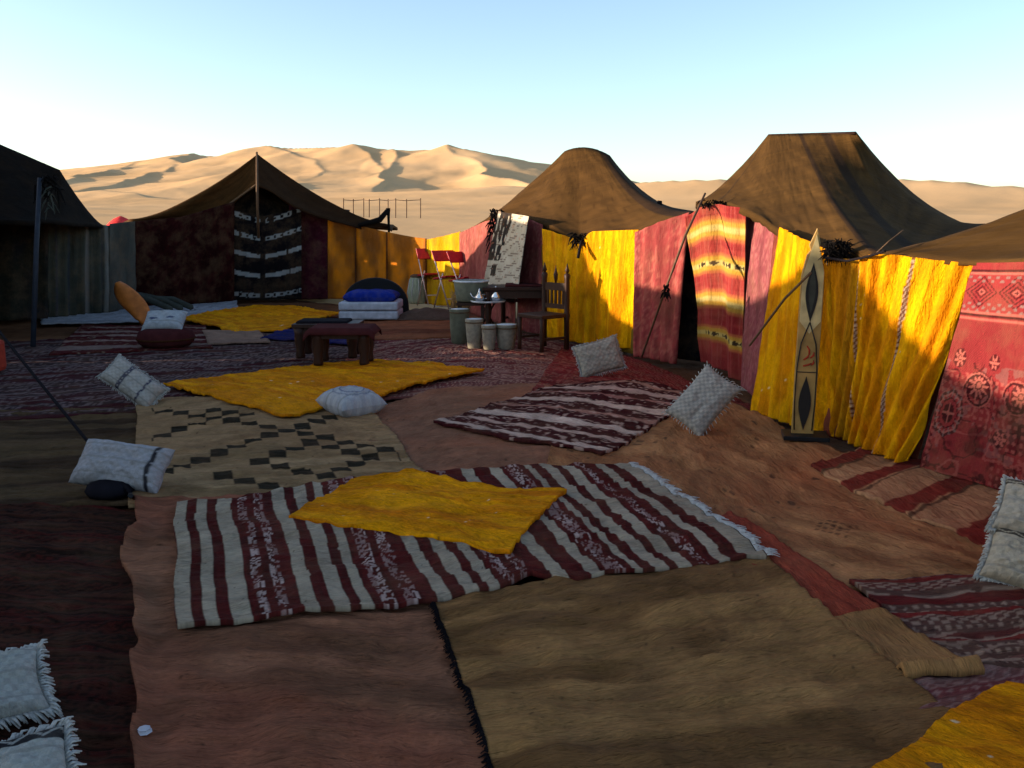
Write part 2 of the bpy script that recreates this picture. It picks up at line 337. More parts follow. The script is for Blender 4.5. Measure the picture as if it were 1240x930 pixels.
# ---------------------------------------------------------------- floor rugs
GAP = .011
def ground_field(x, y):
    """shared unevenness of the sand under the rugs, with creases"""
    c = fbm(x * .9 + .6 * vn(x * 2, y * 2, 4), y * 2.6, 31, 3) - .5
    q = 1 - np.abs(fbm(x * 1.6 + .5 * fbm(x, y, 51), y * 8.5 + 1.2 * vn(x * 1.5, y, 52), 53, 3) - .5) * 5
    q2 = 1 - np.abs(fbm(x * 7, y * 2.2, 57, 2) - .5) * 5
    return .014 * np.clip(q, -.3, 1) + .008 * np.clip(q2, 0, 1) + .05 * c + .05 * (fbm(x * .45, y * .45, 35, 2) - .5) - .048
def floor_z(v, layer): return float(ground_field(np.array([v.x]), np.array([v.y]))[0]) + GAP * layer
def rug(name, near, far, colf, layer, label, cat='rug', res=.02, mat='woven_rug', wav=.012, shag=.0, crease=.006, seed=1, group=None, edge=(0.012, 5), curl=None, parent=None, fringe=None):
    nP = [G(*p) for p in near]; fP = [G(*p) for p in far]
    ln = sum((a - b).length for a, b in zip(nP[:-1], nP[1:])); lf = sum((a - b).length for a, b in zip(fP[:-1], fP[1:]))
    w = (ln + lf) / 2; h = ((nP[0] - fP[0]).length + (nP[-1] - fP[-1]).length) / 2
    nu = int(min(520, max(12, w / res))); nv = int(min(520, max(12, h / res)))
    B, _ = resample(nP, nu); Tt, _ = resample(fP, nu)
    v = np.linspace(0, 1, nv + 1)[:, None, None]
    P = B[None] * (1 - v) + Tt[None] * v
    U = np.linspace(0, 1, nu + 1)[None, :] * np.ones((nv + 1, 1)); V_ = np.linspace(0, 1, nv + 1)[:, None] * np.ones((1, nu + 1))
    um, vm = U * w, V_ * h
    # edges wander, cloth is not cut with a ruler
    ea, ef = edge
    P[..., 0] += ea * (fbm(vm * ef * .3 + 3, um * .7, seed + 2) - .5) * 6; P[..., 1] += ea * (fbm(um * ef * .3, vm * .7 + 9, seed + 4) - .5) * 8
    z = ground_field(P[..., 0], P[..., 1]) + GAP * layer
    z = z + crease * (1 - np.abs(fbm(um * 3 + fbm(um, vm, seed) * 2, vm * 9, seed + 6, 2) - .5) * 4)
    if shag: z = z + shag * fbm(um * 9, vm * 34, seed + 7, 3)
    ed = np.minimum(np.minimum(um, w - um), np.minimum(vm, h - vm))
    z = z + .008 * np.exp(-ed / .05) * (vn(um * 4, vm * 4, seed + 9))
    if curl is not None: z = z + curl(U, V_, um, vm)
    P[..., 2] = z
    cols = colf(U, V_, um, vm) * np.ones((nv + 1, nu + 1, 3))
    spk = (vn(um * 60, vm * 60, seed + 40) > .965) & (vn(um * 3, vm * 3, seed + 41) > .5); cols = mix(cols, (.02, .016, .012), spk * .7)
    if 'shag' not in mat: cols = cols * np.array((1.16, .84, .58))

    Vv = P.reshape(-1, 3); F = grid_faces(nu, nv)
    C = cols.reshape(-1, 3); UVs = np.stack([um, vm], -1).reshape(-1, 2) + seed * 1.37
    # thickness: rim folded down
    W_ = nu + 1
    ring = np.r_[np.arange(W_), np.arange(1, nv + 1) * W_ + nu, (nv * W_ + np.arange(nu - 1, -1, -1)), (np.arange(nv - 1, 0, -1) * W_)]
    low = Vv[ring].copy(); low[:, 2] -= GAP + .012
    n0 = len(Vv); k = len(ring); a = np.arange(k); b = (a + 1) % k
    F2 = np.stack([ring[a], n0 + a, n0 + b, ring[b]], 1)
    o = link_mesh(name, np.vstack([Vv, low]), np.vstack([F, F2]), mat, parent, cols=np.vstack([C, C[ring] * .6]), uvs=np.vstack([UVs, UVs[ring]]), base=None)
    if parent is None: tag(o, label, cat, group)
    if fringe:
        for side, fm, L_ in fringe:
            r = np.random.RandomState(seed); m = Mesh()
            line = {'l': P[:, 0], 'r': P[:, -1], 'n': P[0], 'f': P[-1]}[side]
            inner = {'l': P[:, 3], 'r': P[:, -4], 'n': P[3], 'f': P[-4]}[side]
            for i in range(0, len(line) - 1):
                for q in range(3):
                    p = line[i] + (line[i + 1] - line[i]) * r.rand(); d = p - inner[i]; d[2] = 0; d = d / max(1e-6, np.linalg.norm(d))
                    d = d + (r.rand(3) - .5) * .9; d[2] = 0; l = L_ * (.6 + .6 * r.rand())
                    m.tube([p, p + d * l * .5 + [0, 0, .004], p + d * l + [0, 0, -.006]], [.004, .0035, .002], 3, False)
            f = m.build('fringe', fm, o); f['kind'] = 'stuff'
    return o
def dots(parent, P, n, r=.005, seed=1, mat='sequin'):
    pass

# colour schemes (linear base colours)
BEIGE = (.19, .145, .085); TAN = (.20, .12, .065); MAROON = (.060, .012, .015); CREAM = (.29, .33, .34); YELL = (.56, .26, .008)
def c_plain(col, col2=None, seed=1, sx=.5, sy=2, amt=1.0):
    def f(U, V, um, vm):
        n = fbm(um * sx, vm * sy, seed, 4); c2 = col2 or tuple(k * .7 for k in col)
        return mix(col, c2, sstep(.35, .65, n) * amt)
    return f
def c_worn_creased(a, b, red, seed):
    def f(U, V, um, vm):
        n = fbm(um * 1.1 + .5 * vn(um, vm * 2, seed), vm * 6.5, seed, 4); m = fbm(um * .8, vm * 1.1, seed + 6, 3); q = fbm(um * 5, vm * 22, seed + 9, 3)
        c = mix(a, b, sstep(.38, .66, n) * .8); c = mix(c, red, sstep(.48, .68, m) * .6); return c * (.78 + .44 * q)[..., None]  # fine light and dark streaks paint crease shading over the worn tones
    return f
def c_yellow(seed):
    def f(U, V, um, vm):
        n = fbm(um * 2, vm * 12, seed, 4); m = fbm(um * 1.2, vm * 1.2, seed + 5)
        c = mix((.72, .285, .003), (.54, .155, .003), sstep(.3, .7, n)); c = mix(c, (.60, .20, .003), sstep(.45, .65, m) * .6)
        sq = (vn(um * 45, vm * 45, seed + 9) > .975); return mix(c, (.75, .62, .4), sq * 1.0)
    return f
def c_striped(U, V, um, vm):
    # cream bands in threes between broad maroon bands with a speckled line
    x = U + .006 * (fbm(vm * 2, um * 3, 61) - .5)
    c = np.ones(U.shape + (3,)) * np.array(MAROON)
    c = mix(c, (.045, .012, .014), sstep(.4, .6, vn(um * 60, vm * 5, 3)) * .8)
    def band(a, b): return ((x > a) & (x < b)) * 1.0
    cream = 0
    groups = [(0, .023), (.040, .060), (.079, .107), (.186, .210), (.231, .255), (.272, .291), (.388, .410), (.431, .455), (.472, .495), (.606, .634), (.672, .696), (.752, .766), (.788, .813), (.832, .857), (.915, .936), (.965, 1.0)]
    for a, b in groups: cream = np.maximum(cream, band(a, b))
    c = mix(c, CREAM, cream * (0.82 + .18 * vn(um * 8, vm * 40, 8)))
    sp = 0
    for a, b in [(.120, .136), (.150, .166), (.304, .326), (.340, .362), (.510, .532), (.548, .570), (.708, .738), (.873, .892)]: sp = np.maximum(sp, band(a, b))
    blk = (_tab[np.floor(um / .011).astype(int) & 255, np.floor(vm / .016 + um * 20).astype(int) & 255] > .50)
    c = mix(c, (.38, .38, .48), sp * blk * .85)
    mm = 0
    for a, b in [(.107, .186), (.291, .388), (.495, .606), (.696, .752), (.857, .915)]: mm = np.maximum(mm, band(a, b))
    c = mix(c, (.085, .016, .02), mm * .5 * (vn(um * 30, vm * 9, 15) > .4))
    return c
def c_stepped(U, V, um, vm):
    c = c_worn_creased((.27, .235, .17), (.16, .13, .085), (.24, .18, .12), 4)(U, V, um, vm)
    vv = vm / .155 + .06 * (fbm(um, vm, 3) - .5); uu = um / .135 + .06 * (fbm(um, vm, 6) - .5); ii = np.floor(uu); jj = np.floor(vv)
    A = ii - 8; B = jj - 11
    on = (A == B) | (A == -B) | (np.abs(ii - 9) + np.abs(jj - 5) == 3) | ((ii - 1 == jj - 12) & (ii < 4)) | ((ii - 5 == -(jj - 16)) & (ii > 3) & (ii < 7)) | ((ii + jj == 7) & (ii > 3))
    on = on & (U > .06) & (U < .97)
    inner = np.abs(vv - jj - .5) < .50 + .08 * (vn(um * 9, vm * 9, 2) - .5)
    return mix(c, (.012, .014, .012), on * inner * .97)
def c_zigpattern(base, dark, light, seed, sc=1.0, horiz=True):
    def f(U, V, um, vm):
        y = vm if horiz else um; x = um if horiz else vm
        row = np.floor(y / (.055 * sc)); kind = (vn(row * 3.3, row * 1.7, seed) * 5).astype(int)
        ph = np.abs(((x / (.09 * sc)) + row * .5) % 1 - .5) * 2; yy = (y / (.055 * sc)) % 1
        zig = np.abs(yy - ph) < .25; dia = (np.abs(ph - .5) + np.abs(yy - .5)) < .32; chk = ((np.floor(x / (.03 * sc)) + np.floor(y / (.02 * sc))) % 2 == 0)
        on = np.where(kind == 0, zig, np.where(kind == 1, dia, np.where(kind == 2, chk, np.where(kind == 3, yy < .35, False))))
        c = np.ones(U.shape + (3,)) * np.array(base); c = mix(c, dark, (kind == 4) * .9 + sstep(.5, .7, vn(row * 1.9, row * 5.1, seed + 4)) * .6)
        wear = vn(um * 25, vm * 25, seed + 5) > .22
        return mix(c, light, on * .8 * wear)
    return f
def c_hstripes(seed, bands, dark, light, wob=.02, speck=None):
    def f(U, V, um, vm):
        v = V + wob * (fbm(um * 2, vm * 2, seed) - .5)
        c = np.ones(U.shape + (3,)) * np.array(dark)
        for a, b, col in bands:
            e = sstep(a - .004, a + .004, v) * (1 - sstep(b - .004, b + .004, v)); c = mix(c, col, e)
        if speck: c = mix(c, light, (vn(um * 22, vm * 60, seed + 3) > speck) * .7)
        return c
    return f
def c_waves(U, V, um, vm):
    c = c_zigpattern((.08, .055, .06), (.09, .014, .02), (.26, .24, .25), 14, 1.1)(U, V, um, vm)
    z = np.abs(((vm * 9 + .35 * np.sin(um * 14)) % 1) - .5) < .12; c = mix(c, (.27, .25, .26), z * .6 * (vn(vm * 2.5, 0 * um, 6) > .45))
    return mix(c, (.14, .015, .02), ((np.abs(V - .97) < .03) | (np.abs(V - .55) < .02) | (np.abs(V - .3) < .02)) * .9)
def c_bigtan(U, V, um, vm):
    c = c_worn_creased((.30, .19, .11), (.19, .10, .06), (.26, .12, .07), 8)(U, V, um, vm)
    m = 0
    rs = np.random.RandomState(3)
    for i in range(26):     # small woven marks scattered and a block of dashes
        a, b = (rs.rand() * um.max() * .9, rs.rand() * vm.max())
        m = np.maximum(m, (np.abs(um - a) < .018 + .03 * rs.rand()) & (np.abs(vm - b) < .012))
    for i in range(5):
        for j in range(4): m = np.maximum(m, (np.abs(um - (.72 * um.max() + i * .055)) < .014) & (np.abs(vm - (.30 * vm.max() + j * .06)) < .012))
    return mix(c, (.03, .02, .02), m * .8)
def c_redtan(U, V, um, vm):
    v = V + .02 * (fbm(um * 3, vm * 3, 5) - .5)
    u = U + .008 * (fbm(vm * 3, um, 6) - .5)
    c = c_plain((.36, .25, .17), (.27, .17, .12), 18)(U, V, um, vm)
    for a, b in [(0, .05), (.14, .20), (.32, .40), (.54, .62), (.78, .84)]: c = mix(c, (.13, .018, .020), ((u > a) & (u < b)) * .95)
    for a, b in [(.05, .06), (.205, .215), (.405, .415)]: c = mix(c, (.03, .015, .015), ((u > a) & (u < b)) * .8)
    return c
rugs = 'rugs spread over the courtyard floor'
# lowest layer
rug('floor_matting', [(-900, 1500), (300, 1500), (1200, 1900), (3200, 1900)], [(-150, 376), (300, 356), (700, 385), (1700, 560)], c_plain((.13, .075, .05), (.08, .045, .03), 2), -4, 'thin brown matting under all the rugs, seen only in the gaps', 'matting', res=.07, seed=2)
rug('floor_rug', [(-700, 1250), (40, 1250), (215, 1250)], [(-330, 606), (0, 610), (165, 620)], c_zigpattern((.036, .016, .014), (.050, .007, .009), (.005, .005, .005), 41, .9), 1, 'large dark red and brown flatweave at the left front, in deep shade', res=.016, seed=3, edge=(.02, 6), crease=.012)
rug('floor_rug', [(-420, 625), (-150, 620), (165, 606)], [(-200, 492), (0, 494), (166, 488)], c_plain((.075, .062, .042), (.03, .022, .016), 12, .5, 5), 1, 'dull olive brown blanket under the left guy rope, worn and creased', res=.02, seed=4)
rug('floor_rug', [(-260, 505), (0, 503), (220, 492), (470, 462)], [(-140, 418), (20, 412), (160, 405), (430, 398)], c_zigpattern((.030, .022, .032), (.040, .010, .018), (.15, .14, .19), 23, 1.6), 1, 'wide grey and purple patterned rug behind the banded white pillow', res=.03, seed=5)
rug('floor_rug', [(395, 486), (600, 470), (770, 470)], [(430, 408), (560, 393), (720, 415)], c_zigpattern((.12, .055, .07), (.10, .018, .03), (.30, .24, .25), 27, 1.3), 1, 'speckled maroon and pink rug in front of the clay drums and table', res=.022, seed=6)
rug('floor_rug', [(380, 412), (585, 406)], [(455, 374), (600, 378)], c_plain((.22, .095, .06), (.13, .05, .035), 9), 2, 'plain terracotta rug between the blue mattress and the drums', res=.04, seed=7)
rug('floor_rug', [(640, 482), (800, 505), (960, 545)], [(680, 416), (760, 428), (910, 488)], c_zigpattern((.15, .02, .03), (.09, .015, .02), (.22, .10, .10), 30, 1.2), 2, 'deep red rug along the foot of the striped door curtain', res=.022, seed=8)
rug('floor_rug', [(500, 600), (620, 596), (760, 590)], [(420, 500), (520, 474), (660, 462)], c_plain((.24, .125, .095), (.19, .12, .10), 19, .6, 1.6), 2, 'faded pink and tan rug behind the yellow throw', res=.025, seed=9)
rug('floor_rug', [(660, 568), (760, 612), (905, 692), (1050, 712), (1195, 708)], [(680, 478), (850, 470), (1000, 540), (1110, 590), (1225, 655)], c_bigtan, 3, 'large sandy tan rug with small woven marks, running to the yellow hanging', res=.018, seed=10, crease=.005)
rug('floor_rug', [(705, 1250), (1000, 1250), (1600, 1250)], [(526, 740), (720, 700), (902, 660)], c_worn_creased((.235, .165, .085), (.105, .068, .036), (.22, .11, .055), 51), 6, 'big plain olive tan rug in the right foreground', res=.014, seed=11, crease=.014, edge=(.008, 5), fringe=[('l', 'dark_rope', .022)])
rug('floor_rug', [(150, 1250), (705, 1250)], [(158, 612), (350, 603), (520, 600)], c_worn_creased((.20, .115, .090), (.105, .062, .048), (.19, .080, .065), 53), 4, 'rose pink rug in the centre foreground', res=.014, seed=12, crease=.014, edge=(.03, 7), curl=lambda U, V, um, vm: .035 * np.exp(-(um / .05) ** 2) * (.3 + vn(vm * 5, 0 * um, 4)))
rug('floor_rug', [(158, 613), (330, 604), (530, 592)], [(168, 487), (300, 476), (436, 478)], c_stepped, 3, 'beige rug with black stepped zigzags under the two yellow rugs', res=.014, seed=13, crease=.008)
rug('floor_rug', [(985, 566), (1090, 618), (1210, 668), (1400, 760)], [(1040, 545), (1125, 558), (1240, 600), (1420, 680)], c_redtan, 4, 'tan rug with brick red cross bands at the foot of the flowered wall carpet', res=.016, seed=14, crease=.008)
rug('floor_rug', [(1110, 1000), (1500, 1000)], [(1088, 830), (1310, 775)], c_zigpattern((.16, .09, .11), (.13, .03, .05), (.26, .20, .24), 33, 1.3), 5, 'mauve patterned rug sticking out beside the yellow corner rug', res=.016, seed=15)
rug('floor_rug', [(848, 655), (905, 695), (1000, 758)], [(885, 625), (980, 682), (1070, 744)], c_plain((.24, .06, .045), (.15, .03, .03), 15, 2, 2), 5, 'narrow salmon red rug beside the white fringed end of the striped rug', res=.014, seed=16, crease=.012)
rug('floor_rug', [(1005, 756), (1050, 790), (1095, 830)], [(1068, 744), (1120, 775), (1190, 822)], c_plain((.27, .19, .10), (.20, .13, .07), 15, 2, 2), 6, 'pale beige runner with a rolled near end at the right', res=.012, seed=17, crease=.012,
    curl=lambda U, V, um, vm: .045 * np.exp(-((U - .93) / .06) ** 2))
rug('floor_rug', [(1168, 810), (1300, 812), (1460, 815)], [(1022, 705), (1180, 697), (1380, 700)], c_waves, 5, 'grey and maroon rug with wavy lines below the white pillows at right', res=.012, seed=18, crease=.010)
# upper layers
rug('striped_rug', [(213, 773), (295, 770), (450, 748), (530, 737), (600, 726), (645, 706), (700, 713), (765, 704), (840, 697), (875, 690), (930, 686)],
    [(215, 622), (320, 605), (400, 593), (540, 583), (640, 576), (700, 572), (760, 571)], c_striped, 7.7, 'maroon and cream striped rug under the orange yellow throw', res=.008, seed=21, crease=.012, edge=(.010, 7), fringe=[('r', 'white_fringe', .05)])
rug('yellow_throw', [(346, 642), (430, 656), (540, 668), (614, 683)], [(430, 594), (500, 584), (590, 602), (684, 606)], c_yellow(3), 9, 'crumpled orange yellow throw lying on the striped rug', res=.010, mat='shag_rug', shag=.008, crease=.010, seed=22, edge=(.008, 8))
rug('yellow_rug', [(197, 469), (270, 488), (350, 509)], [(438, 437), (510, 441), (585, 451)], c_yellow(13), 6, 'large shaggy yellow rug in front of the low tables', res=.018, mat='shag_rug', shag=.008, seed=23, edge=(.012, 5))
rug('yellow_rug', [(218, 384), (285, 402), (345, 399)], [(310, 370), (360, 371), (412, 379)], c_yellow(17), 4, 'smaller yellow rug lying before the black tent, left of the mattress', res=.04, mat='shag_rug', shag=.012, seed=24)
rug('yellow_rug', [(985, 1000), (1300, 1250)], [(1218, 842), (1300, 860), (1560, 930)], c_yellow(19), 7, 'yellow rug corner at the lower right of the picture', res=.010, mat='shag_rug', shag=.008, crease=.010, seed=25, edge=(.012, 6))
rug('banded_rug', [(522, 513), (620, 531), (729, 549)], [(680, 468), (760, 463), (862, 478)],
    c_hstripes(5, [(.03, .07, (.42, .42, .48)), (.16, .19, (.38, .34, .38)), (.27, .33, (.44, .44, .50)), (.42, .45, (.28, .18, .19)), (.55, .61, (.44, .42, .46)), (.70, .73, (.26, .15, .17)), (.80, .86, (.40, .36, .40)), (.93, .96, (.28, .2, .2))], (.040, .009, .014), (.40, .36, .40), .05, .74), 5, 'dark maroon rug with thin white bands near the two leaning pillows', res=.014, seed=26)
rug('pale_mat', [(50, 392), (190, 386), (290, 374)], [(50, 380), (170, 372), (285, 363)], c_plain((.26, .36, .56), (.18, .26, .42), 15), 3, 'pale blue grey mat along the foot of the black and white door', 'mat', res=.05, seed=27)
rug('pale_mat', [(253, 416), (328, 414)], [(246, 400), (312, 400)], c_plain((.22, .18, .18), (.16, .13, .14), 15), 4, 'small pinkish white mat behind the large yellow rug', 'mat', res=.04, seed=28)
rug('banded_rug', [(60, 428), (160, 424), (258, 420)], [(100, 392), (250, 394)], c_hstripes(15, [(.1, .2, (.16, .14, .17)), (.3, .36, (.20, .16, .19)), (.5, .56, (.2, .17, .2)), (.7, .75, (.18, .15, .18)), (.87, .92, (.18, .15, .18))], (.05, .008, .014), (.2, .2, .2), .05, .85), 3, 'dark red rug with pale bands around the round pouf', res=.03, seed=29)
rug('blue_blanket', [(314, 409), (370, 412), (450, 420)], [(345, 399), (450, 396)], c_plain((.01, .018, .16), (.008, .012, .10), 15), 5, 'deep blue blanket spread under the low tables', 'blanket', res=.03, seed=30)

# ---------------------------------------------------------------- hanging cloth sheets
def sheet(name, bot, top, colf, mat, parent=None, res=.03, fold=.03, nf=6.0, seed=1, th=.008, wob=.012, foldtop=.3, label=None, cat=None, group=None, push=0.0, sagtop=0.0, skew=0.0):
    w = max(sum((a - b).length for a, b in zip(bot[:-1], bot[1:])), .05); wt_ = sum((a - b).length for a, b in zip(top[:-1], top[1:])); h = (bot[0] - top[0]).length
    w = max(w, wt_)
    nu = int(min(400, max(8, w / res))); nv = int(min(300, max(8, h / res)))
    B, _ = resample(bot, nu); Tt, _ = resample(top, nu)
    v = np.linspace(0, 1, nv + 1)[:, None, None]
    P = B[None] * (1 - v) + Tt[None] * v
    U = np.linspace(0, 1, nu + 1)[None, :] * np.ones((nv + 1, 1)); V_ = np.linspace(0, 1, nv + 1)[:, None] * np.ones((1, nu + 1))
    um, vm = U * w, V_ * h
    d = (Tt[-1] - Tt[0]); nrm = np.array([d[1], -d[0], 0.0]); nrm = nrm / max(1e-6, np.linalg.norm(nrm))
    to_cam = -P.mean((0, 1)) * [1, 1, 0]
    if nrm @ to_cam < 0: nrm = -nrm
    env = foldtop + (1 - foldtop) * (1 - V_)
    f = np.sin(2 * math.pi * ((um + skew * vm * (1 - V_ * .5)) * nf / max(w, .01) + .35 * (vn(vm * 1.3, um * .5, seed) - .5) + .8 * vn(um * 2.1, 0 * um, seed + 2)))
    disp = fold * env * (.6 * f + 1.2 * (fbm((um + skew * vm) * 5, vm * .8, seed + 3) - .5)) + wob * (fbm(um * 7 + vm * 3, vm * 5, seed + 5) - .5) * 2
    P = P + (disp + push)[..., None] * nrm
    if sagtop: P[..., 2] -= sagtop * np.sin(math.pi * U) * V_
    cols = colf(U, V_, um, vm) * np.ones((nv + 1, nu + 1, 3))
    o = link_mesh(name, P.reshape(-1, 3), grid_faces(nu, nv), mat, parent, cols=cols.reshape(-1, 3), uvs=np.stack([um, vm], -1).reshape(-1, 2) + seed * .77)
    solid(o, th, 0)
    if label and parent is None: tag(o, label, cat, group)
    elif label: o['label'] = label
    return o
def roof(name, eave, ridge, colf, parent, nseg=14, nt=26, p=1.5, seed=1, wrinkle=.02, th=.012, closed=True, hemd=.05):
    E = [np.array(tuple(e)) for e in eave]; R_ = [np.array(tuple(r)) for r in ridge]; n = len(E)
    def cr(L_, i, t):
        g = lambda k: L_[k % n] if closed else L_[min(max(k, 0), n - 1)]
        p0, p1, p2, p3 = g(i - 1), g(i), g(i + 1), g(i + 2)
        return .5 * ((2 * p1) + (-p0 + p2) * t + (2 * p0 - 5 * p1 + 4 * p2 - p3) * t * t + (-p0 + 3 * p1 - 3 * p2 + p3) * t ** 3)
    EE = []; RR = []; II = []
    for i in range(n if closed else n - 1):
        for k in range(nseg):
            t = k / nseg; EE.append(cr(E, i, t) * .5 + .5 * (E[i] * (1 - t) + E[(i + 1) % n] * t)); RR.append(R_[i] * (1 - t) + R_[(i + 1) % n] * t); II.append(i + t)
    if not closed: EE.append(E[-1]); RR.append(R_[-1]); II.append(n - 1)
    EE = np.array(EE); RR = np.array(RR); II = np.array(II); m = len(EE)
    t = np.linspace(0, 1, nt + 1)[:, None]
    q = t; XY = EE[None, :, :2] * (1 - q[..., None]) + RR[None, :, :2] * q[..., None]
    Z = EE[None, :, 2] + (RR[None, :, 2] - EE[None, :, 2]) * (q ** np.interp(II, np.arange(n + 1), list(p) + [p[0]] if isinstance(p, (list, tuple)) else [p] * (n + 1))[None])
    idx = II[None] * np.ones_like(t); T_ = t * np.ones((1, m))
    Z = Z + wrinkle * 1.2 * (fbm(idx * 1.3, T_ * 4, seed) - .5) * (1 - T_) * 2 + .006 * (fbm(idx * 6, T_ * 20, seed + 3) - .5)
    P = np.concatenate([XY, Z[..., None]], -1)
    # hem hanging below the eave
    hem = P[0:1].copy(); hem[..., 2] -= hemd + .02 * vn(idx[0:1] * 9, 0 * idx[0:1], seed)
    P = np.concatenate([hem, P], 0); idx = np.vstack([idx[:1], idx]); T2 = np.vstack([T_[:1] - .02, T_])
    span = np.r_[0, np.cumsum(np.linalg.norm(np.diff(EE, axis=0), axis=1))]
    um = span[None] * np.ones((nt + 2, 1)); vm = T2 * np.linalg.norm(RR - EE, axis=1)[None]
    cols = colf(idx, T2, um, vm)
    o = link_mesh(name, P.reshape(-1, 3), grid_faces(m if closed else m - 1, nt + 1, wrap=closed), 'goat_hair', parent, cols=cols.reshape(-1, 3), uvs=np.stack([P[..., 0] * .75 + P[..., 1] * .65, P[..., 2] * 1.4 + .3 * P[..., 1]], -1).reshape(-1, 2) + seed)
    solid(o, th, 1 if False else 0); return o
HAIR = (.080, .060, .020); HAIRD_SHADE = (.018, .011, .008)  # dark strip colour, on two roofs also used as painted shade
def c_roof(bands=(), hair=HAIR, seed=1, dark=HAIRD_SHADE, stripe=None):
    def f(idx, t, um, vm):
        n = fbm(um * .8, vm * 9, seed); c = mix(hair, tuple(k * .72 for k in hair), sstep(.35, .65, n))
        
        c = mix(c, tuple(k * .45 for k in hair), (np.abs((vm / .52) % 1 - .5) < .018) * .7 * (t < .97))
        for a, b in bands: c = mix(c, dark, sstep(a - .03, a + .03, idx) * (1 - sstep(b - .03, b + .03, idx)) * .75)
        return c
    return f
def guy(name, pts, r, mat, label, sag=0, cat='rope', parent=None):
    P = [Vector(p) for p in pts]; out = []
    n = 14
    for a, b in zip(P[:-1], P[1:]):
        for i in range(n): t = i / n; q = a.lerp(b, t); q.z -= sag * 4 * t * (1 - t); out.append(q)
    out.append(P[-1]); o = Mesh().tube(out, r, 6).build(name, mat, parent, smooth=True)
    if parent is None: tag(o, label, cat)
    return o
def tuft(center, n, L_, mat, parent, seed=1, down=.4, spread=(1, 1, 1), r=.006, name='tassel'):
    rs = np.random.RandomState(seed); m = Mesh()
    for i in range(n):
        c = Vector(center) + Vector([(rs.rand() - .5) * s * L_ for s in spread]); d = Vector(rs.rand(3) - .5).normalized(); d.z -= down
        m.tube([c, c + d * L_ * .3, c + d * L_ * .6 + Vector((0, 0, -.03 * down))], [r, r, r * .4], 4, False)
    o = m.build(name, mat, parent, smooth=True); o['kind'] = 'stuff'; return o

# ---------------------------------------------------------------- colour functions for hangings
def c_solid(col, col2=None, seed=2, sx=3, sy=1): return c_plain(col, col2, seed, sx, sy)
def c_hangyellow(seed, seams=(), brown=()):
    def f(U, V, um, vm):
        n = fbm(um * 14, vm * 2.5, seed, 4)
        c = mix((.66, .32, .002), (.52, .19, .002), sstep(.34, .64, n)); c = mix(c, (.50, .17, .002), (np.abs((um * 3.3 + .15 * np.sin(vm * 3)) % 1 - .5) < .06) * .5)
        for a, w_ in brown: c = mix(c, (.22, .09, .006), np.exp(-((U - a) / w_) ** 2) * .7)
        for a, w_, b in seams:
            uu = U - (a + b * V); s = np.abs(uu) < w_; z = (np.abs(((vm * 26) % 1) - .5) < .28) ^ (np.abs(uu) < w_ * .35)
            c = mix(c, (.10, .03, .02), s * 1.0); c = mix(c, (.40, .30, .22), s * z * .8)
        return mix(c, (.62, .52, .3), (vn(um * 60, vm * 60, seed + 9) > .983) * 1.0)
    return f
def c_redfleck(base=(.24, .045, .045), seed=1, light=(.34, .10, .09)):
    def f(U, V, um, vm):
        c = np.ones(U.shape + (3,)) * np.array(base); c = mix(c, light, (vn(um * 40, vm * 30, seed) > .62) * .7)
        c = mix(c, tuple(k * .6 for k in base), sstep(.5, .7, fbm(um * 5, vm * 2, seed + 2)) * .7)
        g = (np.abs((um * 5 + vm * 1.5) % 1 - .5) < .03) | (np.abs((um * 5 - vm * 5) % 1 - .5) < .03); return mix(c, tuple(k * .55 for k in base), g * .5)
    return f
def c_doorred(U, V, um, vm):
    t = 1 - V + .012 * (fbm(um * 3, vm * 2, 5) - .5)
    c = mix((.24, .032, .028), (.19, .018, .020), sstep(.4, .6, fbm(um * 1.5, vm * 14, 4)))
    c = mix(c, (.30, .08, .07), (np.abs((um * 90) % 1 - .5) < .1) * .4)
    for a, b in [(.07, .19), (.28, .39), (.50, .61), (.73, .83)]:
        m_ = (a + b) / 2; w_ = (b - a) / 2; d = np.abs(t - m_) / w_
        c = mix(c, (.32, .09, .035), 1 - sstep(.95, 1.25, d)); c = mix(c, (.36, .21, .03), 1 - sstep(.6, .9, d)); c = mix(c, (.40, .32, .11), 1 - sstep(.15, .4, d))
    for m_ in (.335, .78):
        dash = (np.abs(t - m_) < .010 + .006 * np.sin(um * 60)) & (np.abs((um * 5.5) % 1 - .5) < .36) & (U > .12); c = mix(c, (.02, .01, .01), dash * .95)
    c = mix(c, (.20, .03, .03), sstep(.86, .95, t) * .6)
    return c
def c_blackwhite(U, V, um, vm):
    c = np.ones(U.shape + (3,)) * np.array((.006, .005, .006)); t = 1 - V - .05 * np.abs(np.sin(math.pi * U))
    t = t - .0
    for i, a in enumerate([.04, .25, .46, .69, .93]):
        band = np.abs(t - a + .03) < .024 + .012 * (vn(um * 20, vm * 3, i) - .5)
        bro = (vn(um * 16, i * 3 + 0 * vm, i + 3) > .16) & ((U < .46) | (U > .53)); zz = (np.abs(t - a + .03) < .014) & (np.abs((um * 7) % 1 - .5) < .2) if i in (0, 1, 4) else False
        c = mix(c, (.26, .27, .26), band * bro * ~np.asarray(zz) * .85)
    
    return c
